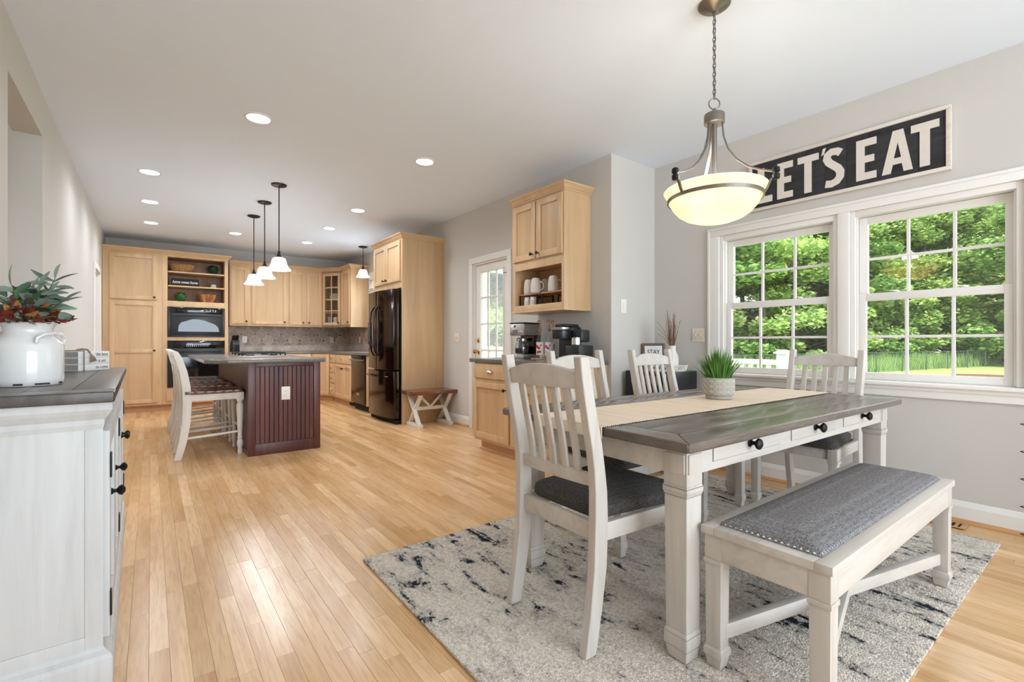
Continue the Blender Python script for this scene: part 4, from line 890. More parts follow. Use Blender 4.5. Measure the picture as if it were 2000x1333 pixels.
crown(uc, [(XU - .004, yu1), (XU - .004, yu0), (XC - .003, yu0)], 2.42)
# riser shelves, mugs, jars in the cubby
for y0, y1, zt, lb in ((3.42, 3.69, 1.548, 'low wood-topped wire riser under two mugs in the cubby'), (3.04, 3.36, 1.545, 'low wood-topped wire riser under the single mug in the cubby')):
    t = thing('shelf_riser', lb, 'riser', (2.99, (y0 + y1) / 2, 1.4305), world=True)
    MB().box(2.92, 3.14, y0, y1, zt - .012, zt).build('board', 'acacia2', t, .002)
    for x in (2.925, 3.135):
        m = MB().beam((x, y0 + .008, zt - .018), (x, y1 - .008, zt - .018), .008, .008)
        for y in (y0 + .008, y1 - .008): m.beam((x, y, 1.431), (x, y, zt - .012), .01, .01, (1, 0, 0))
        m.build('wire_leg', 'iron', t)
def mug(label, x, y, z, a):
    t = thing('mug', label, 'mug', (x, y, z), a, 'mugs in the cubby')
    MB().lathe([(.043, 0), (.05, .004), (.053, .03), (.052, .07), (.046, .12), (.038, .142), (.033, .146), (0, .147)], 20).build('cup', 'mug', t)
    MB().tube([(.049, 0, .03), (.07, 0, .028), (.088, 0, .05), (.09, 0, .075), (.078, 0, .10), (.047, 0, .108)], .006, 8).build('handle', 'mug', t)
mug('speckled cream mug upside down by the cubby side panel', 2.975, 3.605, 1.5485, R(60)); mug('speckled cream mug upside down with its handle turned out', 2.955, 3.475, 1.5485, R(-75)); mug('speckled cream mug upside down alone on the lower riser', 2.965, 3.235, 1.5455, R(-60)); mug('speckled cream mug half hidden behind the mug with its handle out', 3.078, 3.475, 1.5485, R(10))
for k, y in enumerate((3.60, 3.51)):
    t = thing('coffee_pod_jar', ['small patterned white jar nearer the cubby side under the riser', 'small patterned white jar beside the riser leg in the cubby'][k], 'jar', (2.955, y, 1.4305), 0, 'white jars under the riser')
    MB().lathe([(.03, 0), (.036, .004), (.036, .062), (.03, .07), (.032, .074), (.032, .085), (0, .086)], 16).build('jar', 'ceramic', t)
    for z in (.02, .034, .048): MB().tube([(.0362 * math.cos(q * .5236 / 1), .0362 * math.sin(q * .5236), z + .004 * (-1) ** q) for q in range(12)], .0018, 5, closed=True).build('pattern_line', 'slot', t)
# drip coffee maker
t = thing('drip_coffee_maker', 'stainless and black drip coffee maker with glass carafe', 'coffee maker', (2.93, 3.60, .9145), R(187))
MB().box(-.10, .13, -.095, .095, 0, .045).build('base', 'steel', t, .008)
MB().box(-.12, -.02, -.095, .095, .045, .34).build('column', 'blacksteel', t, .01)
hd = MB().box(-.115, .125, -.097, .097, .225, .34).build('head', 'steel', t, .012)
MB().box(-.118, .128, -.1, .1, .3405, .352).build('lid', 'black', t, .004)
MB().box(.1252, .127, -.055, .01, .25, .28).build('display', 'slot', hd)
for k in range(3): MB().lathe([(.006, 0), (.006, .004), (0, .004)], 10, (.125, .03 + k * .02, .265), Vector((1, 0, 0))).build('button', 'chrome', hd)
MB().lathe([(.013, 0), (.011, .003), (0, .003)], 14, (.125, -.03, .315), Vector((1, 0, 0))).build('clock_badge', 'black', hd)
ca = MB().lathe([(.05, .046), (.066, .055), (.072, .10), (.066, .145), (.05, .172), (.047, .172), (.063, .143), (.068, .10), (.062, .06), (0, .05)], 20, (.055, 0, 0), cap=False).build('carafe', 'clear', t)
MB().lathe([(.06, .052), (.064, .06), (.068, .10), (.066, .105), (0, .105)], 18, (.055, 0, 0)).build('coffee', 'dark', ca)
MB().lathe([(.052, .172), (.053, .196), (.04, .205), (0, .205)], 18, (.055, 0, 0)).build('carafe_lid', 'steel', ca)
MB().tube([(.10, .035, .185), (.135, .05, .18), (.145, .055, .12), (.13, .05, .075), (.115, .04, .07)], .008, 8).build('carafe_handle', 'black', ca)
# pod coffee machine
t = thing('pod_coffee_machine', 'black pod coffee machine with silver lever and side milk frother', 'coffee maker', (2.93, 3.06, .9145), R(187))
MB().box(-.15, -.01, -.075, .085, 0, .30).build('body', 'black', t, .02, 3)
MB().box(-.13, .12, -.075, .085, 0, .03).build('drip_base', 'black', t, .01)
MB().lathe([(.075, .19), (.078, .20), (.078, .262), (.07, .268), (0, .268)], 28, (.045, .005, 0)).box(-.05, .045, -.07, .08, .19, .268).build('brew_head', 'toaster', t)
MB().lathe([(.08, .2685), (.082, .274), (.082, .29), (.076, .294), (0, .294)], 28, (.045, .005, 0)).build('lever', 'steel', t)
MB().box(-.13, .06, -.06, .07, .2945, .322).build('top_cover', 'black', t, .02, 3)
MB().box(-.12, .0, .0855, .20, .16, .27).build('water_tank', 'toaster', t, .02, 3)
MB().box(-.12, .09, .0855, .235, 0, .135).build('frother_base', 'toaster', t, .015)
MB().lathe([(.036, .1355), (.04, .14), (.04, .20), (.038, .20), (.036, .15), (0, .145)], 20, (.04, .165, 0)).build('frother_cup', 'chrome', t)
# syrup bottles with pumps between the machines
o = MB().box(2.86, 3.12, 3.215, 3.44, .9142, .9262).build('serving_board', 'acacia2', None, .004); tag(o, 'small wooden board on the coffee worktop', 'board')
for k, (x, y, mt, lb) in enumerate(((2.93, 3.385, 'red', 'syrup bottle with copper pump and red fruit label'), (2.96, 3.29, 'pink', 'syrup bottle with copper pump and pink blossom label'), (3.06, 3.34, 'pack', 'syrup bottle with copper pump and plain pale label'))):
    t = thing('syrup_bottle', lb, 'bottle', (x, y, .9267), R(200))
    MB().lathe([(.034, 0), (.037, .004), (.037, .165), (.03, .19), (.014, .215), (.0135, .25), (0, .25)], 20).build('bottle', 'clear', t)
    MB().lathe([(.0374, .03), (.0374, .15)], 20, cap=False).build('label', 'pack', t)
    for (a_, z, r) in ((-25, .11, .017), (10, .095, .014), (-5, .055, .014), (25, .06, .012), (38, .12, .009)):
        MB().lathe([(r, 0), (r * .8, .0012), (0, .0014)], 10, (.0372 * math.cos(R(a_)), .0372 * math.sin(R(a_)), z), Vector((math.cos(R(a_)), math.sin(R(a_)), 0))).build('fruit_print', mt if mt != 'pack' else 'leafg2', t)
    MB().lathe([(.0145, .2505), (.0145, .272), (.006, .276), (.005, .345), (.0, .345)], 12).build('pump_collar', 'acacia', t)
    MB().tube([(-.012, 0, .352), (.0, 0, .354), (.03, 0, .352), (.045, 0, .343), (.05, 0, .33)], .0055, 8).build('pump_head', 'acacia', t)
# ---------------------------------------------------------------- dining corner
rug = MB().box(-1.37, 1.37, -.925, .925, .0006, .014).build('area_rug', 'rug', None, .005, 2)
rug.location = (2.185, 1.34, 0); rug.rotation_euler = (0, 0, R(-.5)); tag(rug, 'cream shag area rug with charcoal streaks under the dining table', 'rug')
RZ = .0185
import numpy as np
def pile(n):
    g = np.random.default_rng(4); x = g.uniform(-1.372, 1.372, n); y = g.uniform(-.927, .927, n); a = g.uniform(0, 6.283, n); l = g.uniform(.003, .0055, n); w_ = .0021
    V = np.empty((n, 3, 3)); V[:, 0] = np.stack([x - w_ * np.cos(a), y - w_ * np.sin(a), np.full(n, .0125)], 1); V[:, 1] = np.stack([x + w_ * np.cos(a), y + w_ * np.sin(a), np.full(n, .0125)], 1)
    V[:, 2] = np.stack([x + g.normal(0, .003, n), y + g.normal(0, .003, n), .014 + l * .8], 1)
    me = bpy.data.meshes.new('pile'); me.vertices.add(n * 3); me.vertices.foreach_set('co', V.reshape(-1)); me.loops.add(n * 3); me.loops.foreach_set('vertex_index', np.arange(n * 3, dtype=np.int32)); me.polygons.add(n); me.polygons.foreach_set('loop_start', np.arange(0, n * 3, 3, dtype=np.int32)); me.update(calc_edges=True); me.validate(); return me
o = bpy.data.objects.new('pile', pile(200000)); COL.objects.link(o); o.parent = rug; o.data.materials.append(MT['rug']); o['kind'] = 'stuff'
tb = thing('dining_table', 'long dining table with grey-brown plank top, cream legs and three drawers', 'table', (2.328, 1.288, RZ), R(-1.5))
TZ = .76 - RZ; hx, hy, fw = 1.01, .50, .115
def mitre(a, b, c, d, mat, nm='top_frame'): MB().prism([a, b, c, d], 'xy', TZ - .034, TZ).build(nm, mat, tb, .007, 3)
mitre((-hx, -hy), (hx, -hy), (hx - fw, -hy + fw), (-hx + fw, -hy + fw), 'tabletop'); mitre((-hx, hy), (-hx + fw, hy - fw), (hx - fw, hy - fw), (hx, hy), 'tabletop')
mitre((-hx, -hy), (-hx + fw, -hy + fw), (-hx + fw, hy - fw), (-hx, hy), 'tabletopy'); mitre((hx, -hy), (hx, hy), (hx - fw, hy - fw), (hx - fw, -hy + fw), 'tabletopy')
n = 6; wd = 2 * (hy - fw) / n
for k in range(n): MB().box(-hx + fw + .0008, hx - fw - .0008, -hy + fw + k * wd + .0008, -hy + fw + (k + 1) * wd - .0008, TZ - .034, TZ - .0005).build('top_plank', 'tabletop', tb, .002)
A0, A1 = .635 - RZ, TZ - .0345; lx, ly = .90, .405
for sx in (-1, 1):
    for sy in (-1, 1):
        cx, cy = sx * lx, sy * ly
        l = MB().taper(cx, cy, .0002, .045, .066, .082).taper(cx, cy, .045, .085, .088, .088).taper(cx, cy, .085, .10, .088, .078).taper(cx, cy, .10, .545, .078, .084).build('leg', 'cream', tb, .002)
        MB().taper(cx, cy, .545, .558, .084, .094).taper(cx, cy, .558, .572, .094, .094).taper(cx, cy, .572, .58, .094, .088).taper(cx, cy, .58, A1, .088, .088).build('leg_collar', 'cream', l, .002)
        MB().taper(cx, cy, .5735, .5755, .0955, .0955).taper(cx, cy, .5440, .5458, .0862, .0862).taper(cx, cy, .0852, .0866, .0892, .0892).taper(cx, cy, .0442, .0456, .0884, .0884).build('glaze_line', 'creamline', l)
        for fx, fy in ((1, 0), (0, 1)):
            ox, oy = (sx * .046, 0) if fx else (0, sy * .046)
            (MB().box(cx + ox - .003, cx + ox + .003, cy - .037, cy + .037, A0 + .005, A1 - .02) if fx else MB().box(cx - .037, cx + .037, cy + oy - .003, cy + oy + .003, A0 + .005, A1 - .02)).build('leg_panel', 'cream', l, .004)
for sy in (-1, 1):
    MB().box(-lx + .0445, lx - .0445, sy * (ly + .03) - .012, sy * (ly + .03) + .012, A0, A1).build('apron', 'creamx', tb, .002)
for sx in (-1, 1):
    MB().box(sx * (lx + .03) - .012, sx * (lx + .03) + .012, -ly + .0445, ly - .0445, A0, A1).build('apron', 'creamx', tb, .002)
TK = [(.011, 0), (.009, .003), (.006, .012), (.007, .018), (.016, .024), (.019, .032), (.012, .042), (0, .044)]
for a, b in ((-.79, -.31), (-.21, .235), (.335, .79)):
    MB().box(a - .003, b + .003, -ly - .0425, -ly - .0421, A0 + .027, A1 - .004).build('drawer_gap', 'creamline', tb)
    d = MB().box(a, b, -ly - .046, -ly - .0426, A0 + .03, A1 - .006).build('drawer', 'creamx', tb, .0015)
    am = (a + b) / 2; MB().lathe([(.017, 0), (.015, .004), (.008, .008), (.007, .018), (.014, .024), (.021, .03), (.0205, .038), (.012, .044), (0, .045)], 8, (am, -ly - .046, (A0 + .03 + A1) / 2 + .004), Vector((0, -1, 0))).build('knob', 'iron', d)
# runner
rn = thing('table_runner', 'ribbed beige woven runner laid along the dining table', 'runner', (2.328, 1.288, .7605), R(-1.5))
MB().box(-1.017, 1.005, -.15, .23, .0006, .0035).build('cloth', 'runner', rn)
MB().box(-1.021, -1.0175, -.15, .23, -.042, .0035).build('hanging_end', 'runner', rn)
m = MB(); rr = random.Random(4)
for k in range(190):
    x = -1.01 + k * .0106
    for y, s in ((-.15, -1), (.23, 1)): l = rr.uniform(.003, .007); m.add([(x - .0022, y, .0008), (x + .0022, y, .0008), (x + rr.uniform(-.003, .003), y + s * l, .0006), (x, y, .004)], [(0, 1, 2), (0, 2, 3), (1, 3, 2)])
m.build('fringe', 'bronze', rn)['kind'] = 'stuff'
# potted grass
pg = thing('potted_grass', 'artificial grass in embossed grey concrete pot on the table runner', 'plant', (2.47, 1.36, .7645))
MB().lathe([(.062, 0), (.068, .003), (.068, .018), (.074, .022), (.078, .026), (.08, .112), (.076, .116), (.070, .112), (.068, .09), (0, .085)], 40).build('pot', 'concrete', pg)
m = MB(); nn = 12; rr_ = .0795
def cyl(a, z): return (rr_ * math.cos(a), rr_ * math.sin(a), z)
for k in range(nn):
    a = 2 * math.pi * k / nn; st_ = 2 * math.pi / nn
    for z in (.030, .058, .086):
        c0 = (a, z + .013)
        for da, dz in ((0, .013), (0, -.013), (st_ / 2, .013), (st_ / 2, -.013), (-st_ / 2, .013), (-st_ / 2, -.013), (st_ / 2, 0), (-st_ / 2, 0)):
            m.tube([cyl(a + da * .12, c0[1] + dz * .12), cyl(a + da * .5, c0[1] + dz * .5), cyl(a + da * .95, c0[1] + dz * .95)], .0016, 4)
m.build('embossed_pattern', 'conlite', pg)['kind'] = 'stuff'
m = MB(); rr = random.Random(11)
for k in range(330):
    a = rr.random() * 6.283; q = math.sqrt(rr.random()); b = Vector((.055 * q * math.cos(a), .055 * q * math.sin(a), .086)); sp = rr.uniform(.25, 1.0) * q; h_ = rr.uniform(.13, .215) * (1 - .25 * q * q); w_ = rr.uniform(.0035, .006)
    d = Vector((math.cos(a), math.sin(a), 0)); sd = Vector((-math.sin(a + rr.uniform(-1, 1)), math.cos(a), 0)).normalized() * w_; pts = []
    for j in range(4): f = j / 3; pts.append(b + d * (.115 * sp * f ** 1.5) + Vector((0, 0, h_ * f * (1 - .12 * f * sp))))
    vs = []; 
    for j, p in enumerate(pts): ww = sd * (1 - (j / 3) ** 2 * .97); vs += [tuple(p - ww), tuple(p + ww)]
    m.add(vs, [(0, 1, 3, 2), (2, 3, 5, 4), (4, 5, 7, 6)])
m.build('grass_blades', 'blade', pg)['kind'] = 'stuff'
# dining chairs, local: faces +x
def xp(z):
    P = [(0, -.285), (.12, -.262), (.28, -.238), (.42, -.232), (.56, -.234), (.68, -.25), (.80, -.278), (.92, -.302), (1.02, -.318)]
    for (za, xa), (zb, xb_) in zip(P, P[1:]):
        if z <= zb: f = (z - za) / (zb - za); f = f; return xa + (xb_ - xa) * f
    return P[-1][1]
ch = thing('dining_chair', 'x', 'chair', (0, 0, 0))
zs = [0.0002, .06, .13, .2, .28, .36, .45, .54, .62, .70, .78, .86, .94, 1.005]
for s in (-1, 1):
    m = MB().sweep([(xp(z), s * .207, z) for z in zs], .036, [.05, .052, .055, .058, .06, .062, .062, .058, .052, .05, .048, .046, .044, .04], (0, 1, 0)); m.build('rear_leg', 'cream', ch, .006, 3)
def rail(z0, ztop, y_, t_, n=10, nz=3):
    return [[(xp(z0 + (ztop(y) - z0) * j / nz) - t_ / 2 - .012 * (1 - (y / y_) ** 2), y, z0 + (ztop(y) - z0) * j / nz) for j in range(nz + 1)] for y in [-y_ + 2 * y_ * i / n for i in range(n + 1)]]
MB().sheet(rail(.895, lambda y: .948 + .03 * (1 - (y / .19) ** 2), .189, .026), (.026, 0, 0)).build('crest_rail', 'creamx', ch, .003)
MB().sheet(rail(.555, lambda y: .60, .189, .022, nz=1), (.022, 0, 0)).build('lower_rail', 'creamx', ch, .002)
for k in range(5):
    y = -.125 + k * .0625; MB().sweep([(xp(z) - .008 * (1 - (y / .19) ** 2) - .004, y, z) for z in (.598, .66, .72, .78, .84, .898)], .030, .012, (0, 1, 0)).build('slat', 'cream', ch, .002)
for s in (-1, 1):
    cx, cy = .215, s * .222
    MB().taper(cx, cy, .0002, .04, .034, .044).taper(cx, cy, .04, .065, .052, .052).taper(cx, cy, .065, .075, .052, .042).taper(cx, cy, .075, .35, .042, .046).taper(cx, cy, .35, .366, .056, .056).taper(cx, cy, .366, .435, .05, .05).build('front_leg', 'cream', ch, .002)
    MB().beam((-.205, s * .207, .40), (.19, s * .226, .40), .022, .062).build('seat_rail', 'creamx', ch, .002)
MB().box(.205, .228, -.197, .197, .369, .432).build('seat_rail', 'creamx', ch, .002)
MB().box(-.245, -.222, -.188, .188, .369, .432).build('seat_rail', 'creamx', ch, .002)
def pillow(B, z0, h, dome, name, mat, par):
    c = Vector((sum(p[0] for p in B) / len(B), sum(p[1] for p in B) / len(B))); rings = []
    for k_, z in ((.97, z0), (1.0, z0 + .2 * h), (1.008, z0 + .5 * h), (.985, z0 + .8 * h), (.93, z0 + .97 * h), (.82, z0 + h + dome * .28), (.6, z0 + h + dome * .65), (.35, z0 + h + dome * .9), (.02, z0 + h + dome)):
        rings.append([(c.x + (x - c.x) * k_, c.y + (y - c.y) * k_, z) for x, y in B])
    m = MB(); m.loft(rings); return m.build(name, mat, par, smooth=True)
def roundpoly(P, r, n=5):
    out = []
    for i in range(len(P)):
        p, a_, b_ = Vector(P[i]), Vector(P[i - 1]), Vector(P[(i + 1) % len(P)]); d0 = (a_ - p).normalized(); d1 = (b_ - p).normalized(); s0, s1 = p + d0 * r, p + d1 * r
        for k_ in range(n + 1): t_ = k_ / n; out.append(tuple(s0 * (1 - t_) ** 2 + p * 2 * t_ * (1 - t_) + s1 * t_ * t_))
        q0 = s1; q1 = b_ + (p - b_).normalized() * r
        for k_ in range(1, 6): out.append(tuple(q0 + (q1 - q0) * k_ / 6))
    return out
pillow(roundpoly([(-.218, -.184), (.262, -.244), (.262, .244), (-.218, .184)], .055), .4325, .052, .026, 'seat_cushion', 'fabric', ch)
spots = [(1.452, 1.305, 0, 'cream slat-back dining chair at the table end facing the window'), (3.36, 1.255, 180, 'cream slat-back dining chair at the table end under the window'), (2.06, 1.735, -90, 'cream slat-back dining chair on the long side in front of the coffee station'), (2.80, 1.735, -90, 'cream slat-back dining chair on the long side in front of the mini fridge corner')]
for k, (x, y, a, lb) in enumerate(spots):
    o = ch if k == 0 else copy_tree(ch); o.location = (x, y, RZ); o.rotation_euler = (0, 0, R(a - .8 * (k == 0))); o['label'] = lb; o['group'] = 'dining chairs around the table'
# bench
bn = thing('upholstered_bench', 'cream bench with grey tweed cushion, nailhead trim and crossed stretchers', 'bench', (2.10, .652, RZ), R(-.8))
bx, by, bz = .67, .19, .475 - RZ
MB().box(-bx, bx, -by, -by + .045, bz - .025, bz).box(-bx, bx, by - .045, by, bz - .025, bz).box(-bx, -bx + .045, -by + .045, by - .045, bz - .025, bz).box(bx - .045, bx, -by + .045, by - .045, bz - .025, bz).build('seat_frame', 'creamx', bn, .003)
for sx in (-1, 1):
    for sy in (-1, 1):
        cx, cy = sx * (bx - .038), sy * (by - .036)
        MB().taper(cx, cy, .0002, .035, .044, .054).taper(cx, cy, .035, .055, .062, .062).taper(cx, cy, .055, .065, .062, .05).taper(cx, cy, .065, .335, .05, .054).taper(cx, cy, .335, .35, .061, .061).taper(cx, cy, .35, bz - .026, .056, .056).build('leg', 'cream', bn, .002)
    MB().box(sx * (bx - .022) - .011, sx * (bx - .022) + .011, -by + .064, by - .064, bz - .105, bz - .026).build('apron', 'creamx', bn, .002)
for sy in (-1, 1): MB().box(-bx + .066, bx - .066, sy * (by - .02) - .011, sy * (by - .02) + .011, bz - .105, bz - .026).build('apron', 'creamx', bn, .002)
MB().beam((-bx + .05, by - .048, .115), (bx - .05, -by + .048, .115), .03, .048).build('cross_stretcher', 'creamx', bn, .002)
MB().beam((-bx + .05, -by + .048, .1145), (bx - .05, by - .048, .1145), .03, .047).build('cross_stretcher', 'creamx', bn, .002)
rings = []
for ins, z in ((.004, -.01), (0, .0), (.002, .006), (.012, .014), (.03, .021), (.06, .028), (.1, .033), (.135, .035)):
    a_, b_ = bx - .041 - ins, by - .039 - ins; rings.append([(x, y, bz + z) for x, y in roundpoly([(-a_, -b_), (a_, -b_), (a_, b_), (-a_, b_)], min(.012, b_ * .9))])
m = MB(); m.loft(rings); m.build('cushion', 'fabric2', bn, smooth=True)
m = MB()
def nail(x, y): m.lathe([(.0052, 0), (.0045, .0025), (0, .0042)], 6, (x, y, bz + .0055))
k = 0; q = 2 * (bx - .056); n = int(q / .0165)
for i in range(n + 1):
    for s in (-1, 1): nail(-bx + .056 + q * i / n, s * (by - .0465))
q = 2 * (by - .06); n = int(q / .0165)
for i in range(n + 1):
    for s in (-1, 1): nail(s * (bx - .0455), -by + .06 + q * i / n)
m.build('nailheads', 'chrome', bn)['kind'] = 'stuff'
# floor register
vg = thing('floor_register', 'oak floor register with dark slots by the window wall', 'vent', (3.735, .72, .0005), R(0))
MB().box(-.055, .055, -.15, .15, 0, .004).build('well', 'dark', vg)
MB().box(-.06, -.04, -.16, .16, 0.0045, .008).box(.04, .06, -.16, .16, .0045, .008).box(-.04, .04, -.16, -.135, .0045, .008).box(-.04, .04, .135, .16, .0045, .008).build('frame', 'vent', vg, .001)
for k in range(9): MB().box(-.04, .04, -.135 + .012 + k * .03, -.135 + .026 + k * .03, .0045, .0078).build('slat', 'vent', vg)
# iron stand at the picture's edge
ir = thing('iron_stand', 'slender black iron stand with pointed leaf loops by the window wall', 'stand', (3.70, .186, 0))
MB().tube([(0, 0, .0005), (0, 0, .95)], .007, 8).build('pole', 'iron', ir)
MB().lathe([(.09, .0005), (.09, .006), (.02, .012), (0, .012)], 20).build('base', 'iron', ir)
for k in range(5):
    z = .05 + k * .145
    for s in (-1, 1): MB().tube([(0, 0, z - .03), (-.03 * s, s * .07, z - .02), (-.06 * s, s * .155, z + .012), (-.03 * s, s * .08, z + .035), (0, 0, z + .05)], .005, 6).build('leaf_loop', 'iron', ir)
# ---------------------------------------------------------------- chandelier
cl = thing('bowl_chandelier', 'pewter chandelier with warm alabaster glass bowl above the dining table', 'chandelier', (2.203, 1.236, H))
Z0 = -H
MB().lathe([(0, -.0005), (.075, -.0005), (.075, -.008), (.06, -.02), (.025, -.028), (.012, -.04), (0, -.04)], 28).build('canopy', 'pewter', cl)
zt, zb = -.035, 2.275 + Z0; n = 20; stp = (zt - zb) / n
for k in range(n):
    zc = zt - stp * (k + .5); pts = []
    for q in range(10): a = 2 * math.pi * q / 10; pts.append((.0075 * math.cos(a) * (k % 2), .0075 * math.cos(a) * (1 - k % 2), zc + .0165 * math.sin(a)))
    MB().tube(pts, .0021, 6, closed=True).build('chain_link', 'pewter', cl)
MB().tube([(.004 * math.sin(k * 1.1), .004 * math.cos(k * 1.3), zt - (zt - zb) * k / 24) for k in range(25)], .0016, 6).build('cord', 'pewter', cl)
MB().tube([(.027 * math.cos(a * .3142) * .79, -.027 * math.cos(a * .3142) * .61, 2.248 + Z0 + .027 * math.sin(a * .3142)) for a in range(20)], .003, 8, closed=True).build('loop', 'pewter', cl)
MB().lathe([(.006, 2.225 + Z0), (.014, 2.21 + Z0), (.018, 2.20 + Z0), (.046, 2.196 + Z0), (.048, 2.19 + Z0), (.048, 2.15 + Z0), (.044, 2.146 + Z0), (0, 2.146 + Z0)], 24).build('hub', 'pewter', cl)
MB().lathe([(.012, 2.146 + Z0), (.012, 1.76 + Z0), (0, 1.755 + Z0)], 12).build('stem', 'pewter', cl)
for a in (-69.5, 170.5, 50.5):
    d = Vector((math.cos(R(a)), math.sin(R(a)), 0)); P = [(.036, 2.15), (.042, 2.08), (.062, 2.015), (.10, 1.955), (.15, 1.91), (.205, 1.883), (.255, 1.868)]
    ar = MB().sweep([tuple(d * r + Vector((0, 0, z + Z0))) for r, z in P], .016, .008, tuple(Vector((-d.y, d.x, 0)))).build('arm', 'pewter', cl, .002)
    MB().lathe([(.012, -.028), (.016, -.024), (.017, -.006), (.011, -.003), (.011, .003), (.017, .006), (.016, .024), (.009, .03), (0, .03)], 14, tuple(d * .266 + Vector((0, 0, 1.857 + Z0)))).build('finial', 'iron', ar)
    MB().sweep([tuple(d * r + Vector((0, 0, z + Z0))) for r, z in ((.258, 1.842), (.243, 1.83), (.232, 1.80), (.219, 1.777))], .016, .008, tuple(Vector((-d.y, d.x, 0)))).build('strut', 'pewter', ar, .002)
MB().lathe([(.2145, 1.768 + Z0), (.2205, 1.768 + Z0), (.2215, 1.785 + Z0), (.2155, 1.785 + Z0), (.2145, 1.768 + Z0)], 48, cap=False).build('band', 'pewter', cl)
bp = [(.238, 1.822), (.236, 1.818), (.222, 1.795), (.213, 1.777), (.208, 1.765), (.195, 1.74), (.17, 1.71), (.135, 1.686), (.09, 1.67), (.045, 1.663), (0, 1.661)]
MB().lathe([(r, z + Z0) for r, z in bp] + [(max(r - .005, 0), z + .005 + Z0) for r, z in bp[::-1]], 48, cap=False).build('bowl', 'bowl', cl)
for dx, dy in ((-.075, .05), (.06, -.05)):
    MB().lathe([(0, 1.735 + Z0), (.02, 1.74 + Z0), (.028, 1.765 + Z0), (.016, 1.795 + Z0), (.013, 1.82 + Z0), (0, 1.82 + Z0)], 12, (dx, dy, 0)).build('bulb', 'lens', cl)
    l = add_light('bowl_bulb', 'POINT', (dx * 1.0, dy * 1.0, 1.725 + Z0), (0, 0, 0), 4.0, (1, .93, .82), shadow_soft_size=.012); l.parent = cl
l = add_light('bowl_uplight', 'POINT', (0, 0, 1.86 + Z0), (0, 0, 0), 8, (.93, .96, 1), shadow_soft_size=.06); l.parent = cl
# ---------------------------------------------------------------- sign
sn = thing('lets_eat_sign', 'long charcoal plank sign with white frame reading LET\'S EAT', 'sign', (XW - .016, 1.243, 2.31))
yl, yr, z0, z1 = .603, -.603, -.197, .197     # local y: + is the picture's left
n = 9; wd = (2 * .578) / n
for k in range(n):
    o = MB().box(-.008, .014, -.578 + k * wd + .0006, -.578 + (k + 1) * wd - .0006, -.172, .172).build('plank', 'signdark', sn, .0015); tone_attr(o.data, [random.random()] * len(o.data.vertices))
MB().box(-.018, .015, -.603, .603, .1725, .197).build('frame_rail', 'signwhite', sn, .004); MB().box(-.018, .015, -.603, .603, -.197, -.1725).build('frame_rail', 'signwhite', sn, .004)
MB().box(-.018, .015, .5785, .603, -.172, .172).build('frame_stile', 'signwhite', sn, .004); MB().box(-.018, .015, -.603, -.5785, -.172, .172).build('frame_stile', 'signwhite', sn, .004)
def lt(polys, nm='letter'):
    m = MB()
    for p in polys: m.prism([(y - 1.243, z - 2.31) for y, z in p], 'yz', -.0125, -.0082)
    m.build(nm, 'letter', sn)
zb_, zt_ = 2.168, 2.440
def rc_(y0, y1, a, b): return [(y0, a), (y1, a), (y1, b), (y0, b)]
lt([rc_(1.777, 1.727, zb_, zt_), rc_(1.727, 1.667, zb_, zb_ + .05)])
def E_(y0, y1): lt([rc_(y0, y0 - .048, zb_, zt_), rc_(y0 - .048, y1, zb_, zb_ + .048), rc_(y0 - .048, y1, zt_ - .048, zt_), rc_(y0 - .048, y1 + .012, 2.282, 2.328)])
E_(1.631, 1.52)
lt([rc_(1.487, 1.348, zt_ - .048, zt_), rc_(1.442, 1.394, zb_, zt_ - .048)])
lt([[(1.322, 2.455), (1.303, 2.459), (1.316, 2.415), (1.331, 2.408)]])
S = []
sp = [(1.212, 2.398), (1.235, 2.414), (1.268, 2.418), (1.292, 2.402), (1.297, 2.375), (1.284, 2.347), (1.258, 2.322), (1.23, 2.296), (1.214, 2.266), (1.216, 2.232), (1.236, 2.204), (1.268, 2.192), (1.305, 2.198)]
L_, R_ = [], []
for i, p in enumerate(sp):
    q0, q1 = Vector(sp[max(i - 1, 0)]), Vector(sp[min(i + 1, len(sp) - 1)]); t_ = (q1 - q0).normalized(); nrm = Vector((-t_.y, t_.x)) * .025; L_.append(Vector(p) + nrm); R_.append(Vector(p) - nrm)
m = MB(); m.loft([[(x_, L_[i].x - 1.243, L_[i].y - 2.31) for x_ in (-.0125, -.0082)] + [(x_, R_[i].x - 1.243, R_[i].y - 2.31) for x_ in (-.0082, -.0125)] for i in range(len(sp))]); m.build('letter', 'letter', sn)
E_(1.121, 1.008)
def yl_(z): return .979 - .057 * (z - zb_) / .272
def yr_(z): return .82 + .048 * (z - zb_) / .272
za, zc_, ze = 2.222, 2.262, 2.362
lt([[(yl_(zb_), zb_), (yl_(zb_) - .046, zb_), (yl_(za) - .046, za), (yl_(za), za)], [(yr_(zb_) + .046, zb_), (yr_(zb_), zb_), (yr_(za), za), (yr_(za) + .046, za)], [(yl_(za), za), (yr_(za), za), (yr_(zc_), zc_), (yl_(zc_), zc_)],
    [(yl_(zc_), zc_), (yl_(zc_) - .042, zc_), ((yl_(ze) + yr_(ze)) / 2, ze), (yl_(ze), ze)], [(yr_(zc_) + .042, zc_), (yr_(zc_), zc_), (yr_(ze), ze), ((yl_(ze) + yr_(ze)) / 2, ze)], [(yl_(ze), ze), (yr_(ze), ze), (yr_(zt_), zt_), (yl_(zt_), zt_)]])
lt([rc_(.83, .694, zt_ - .048, zt_), rc_(.787, .738, zb_, zt_ - .048)])
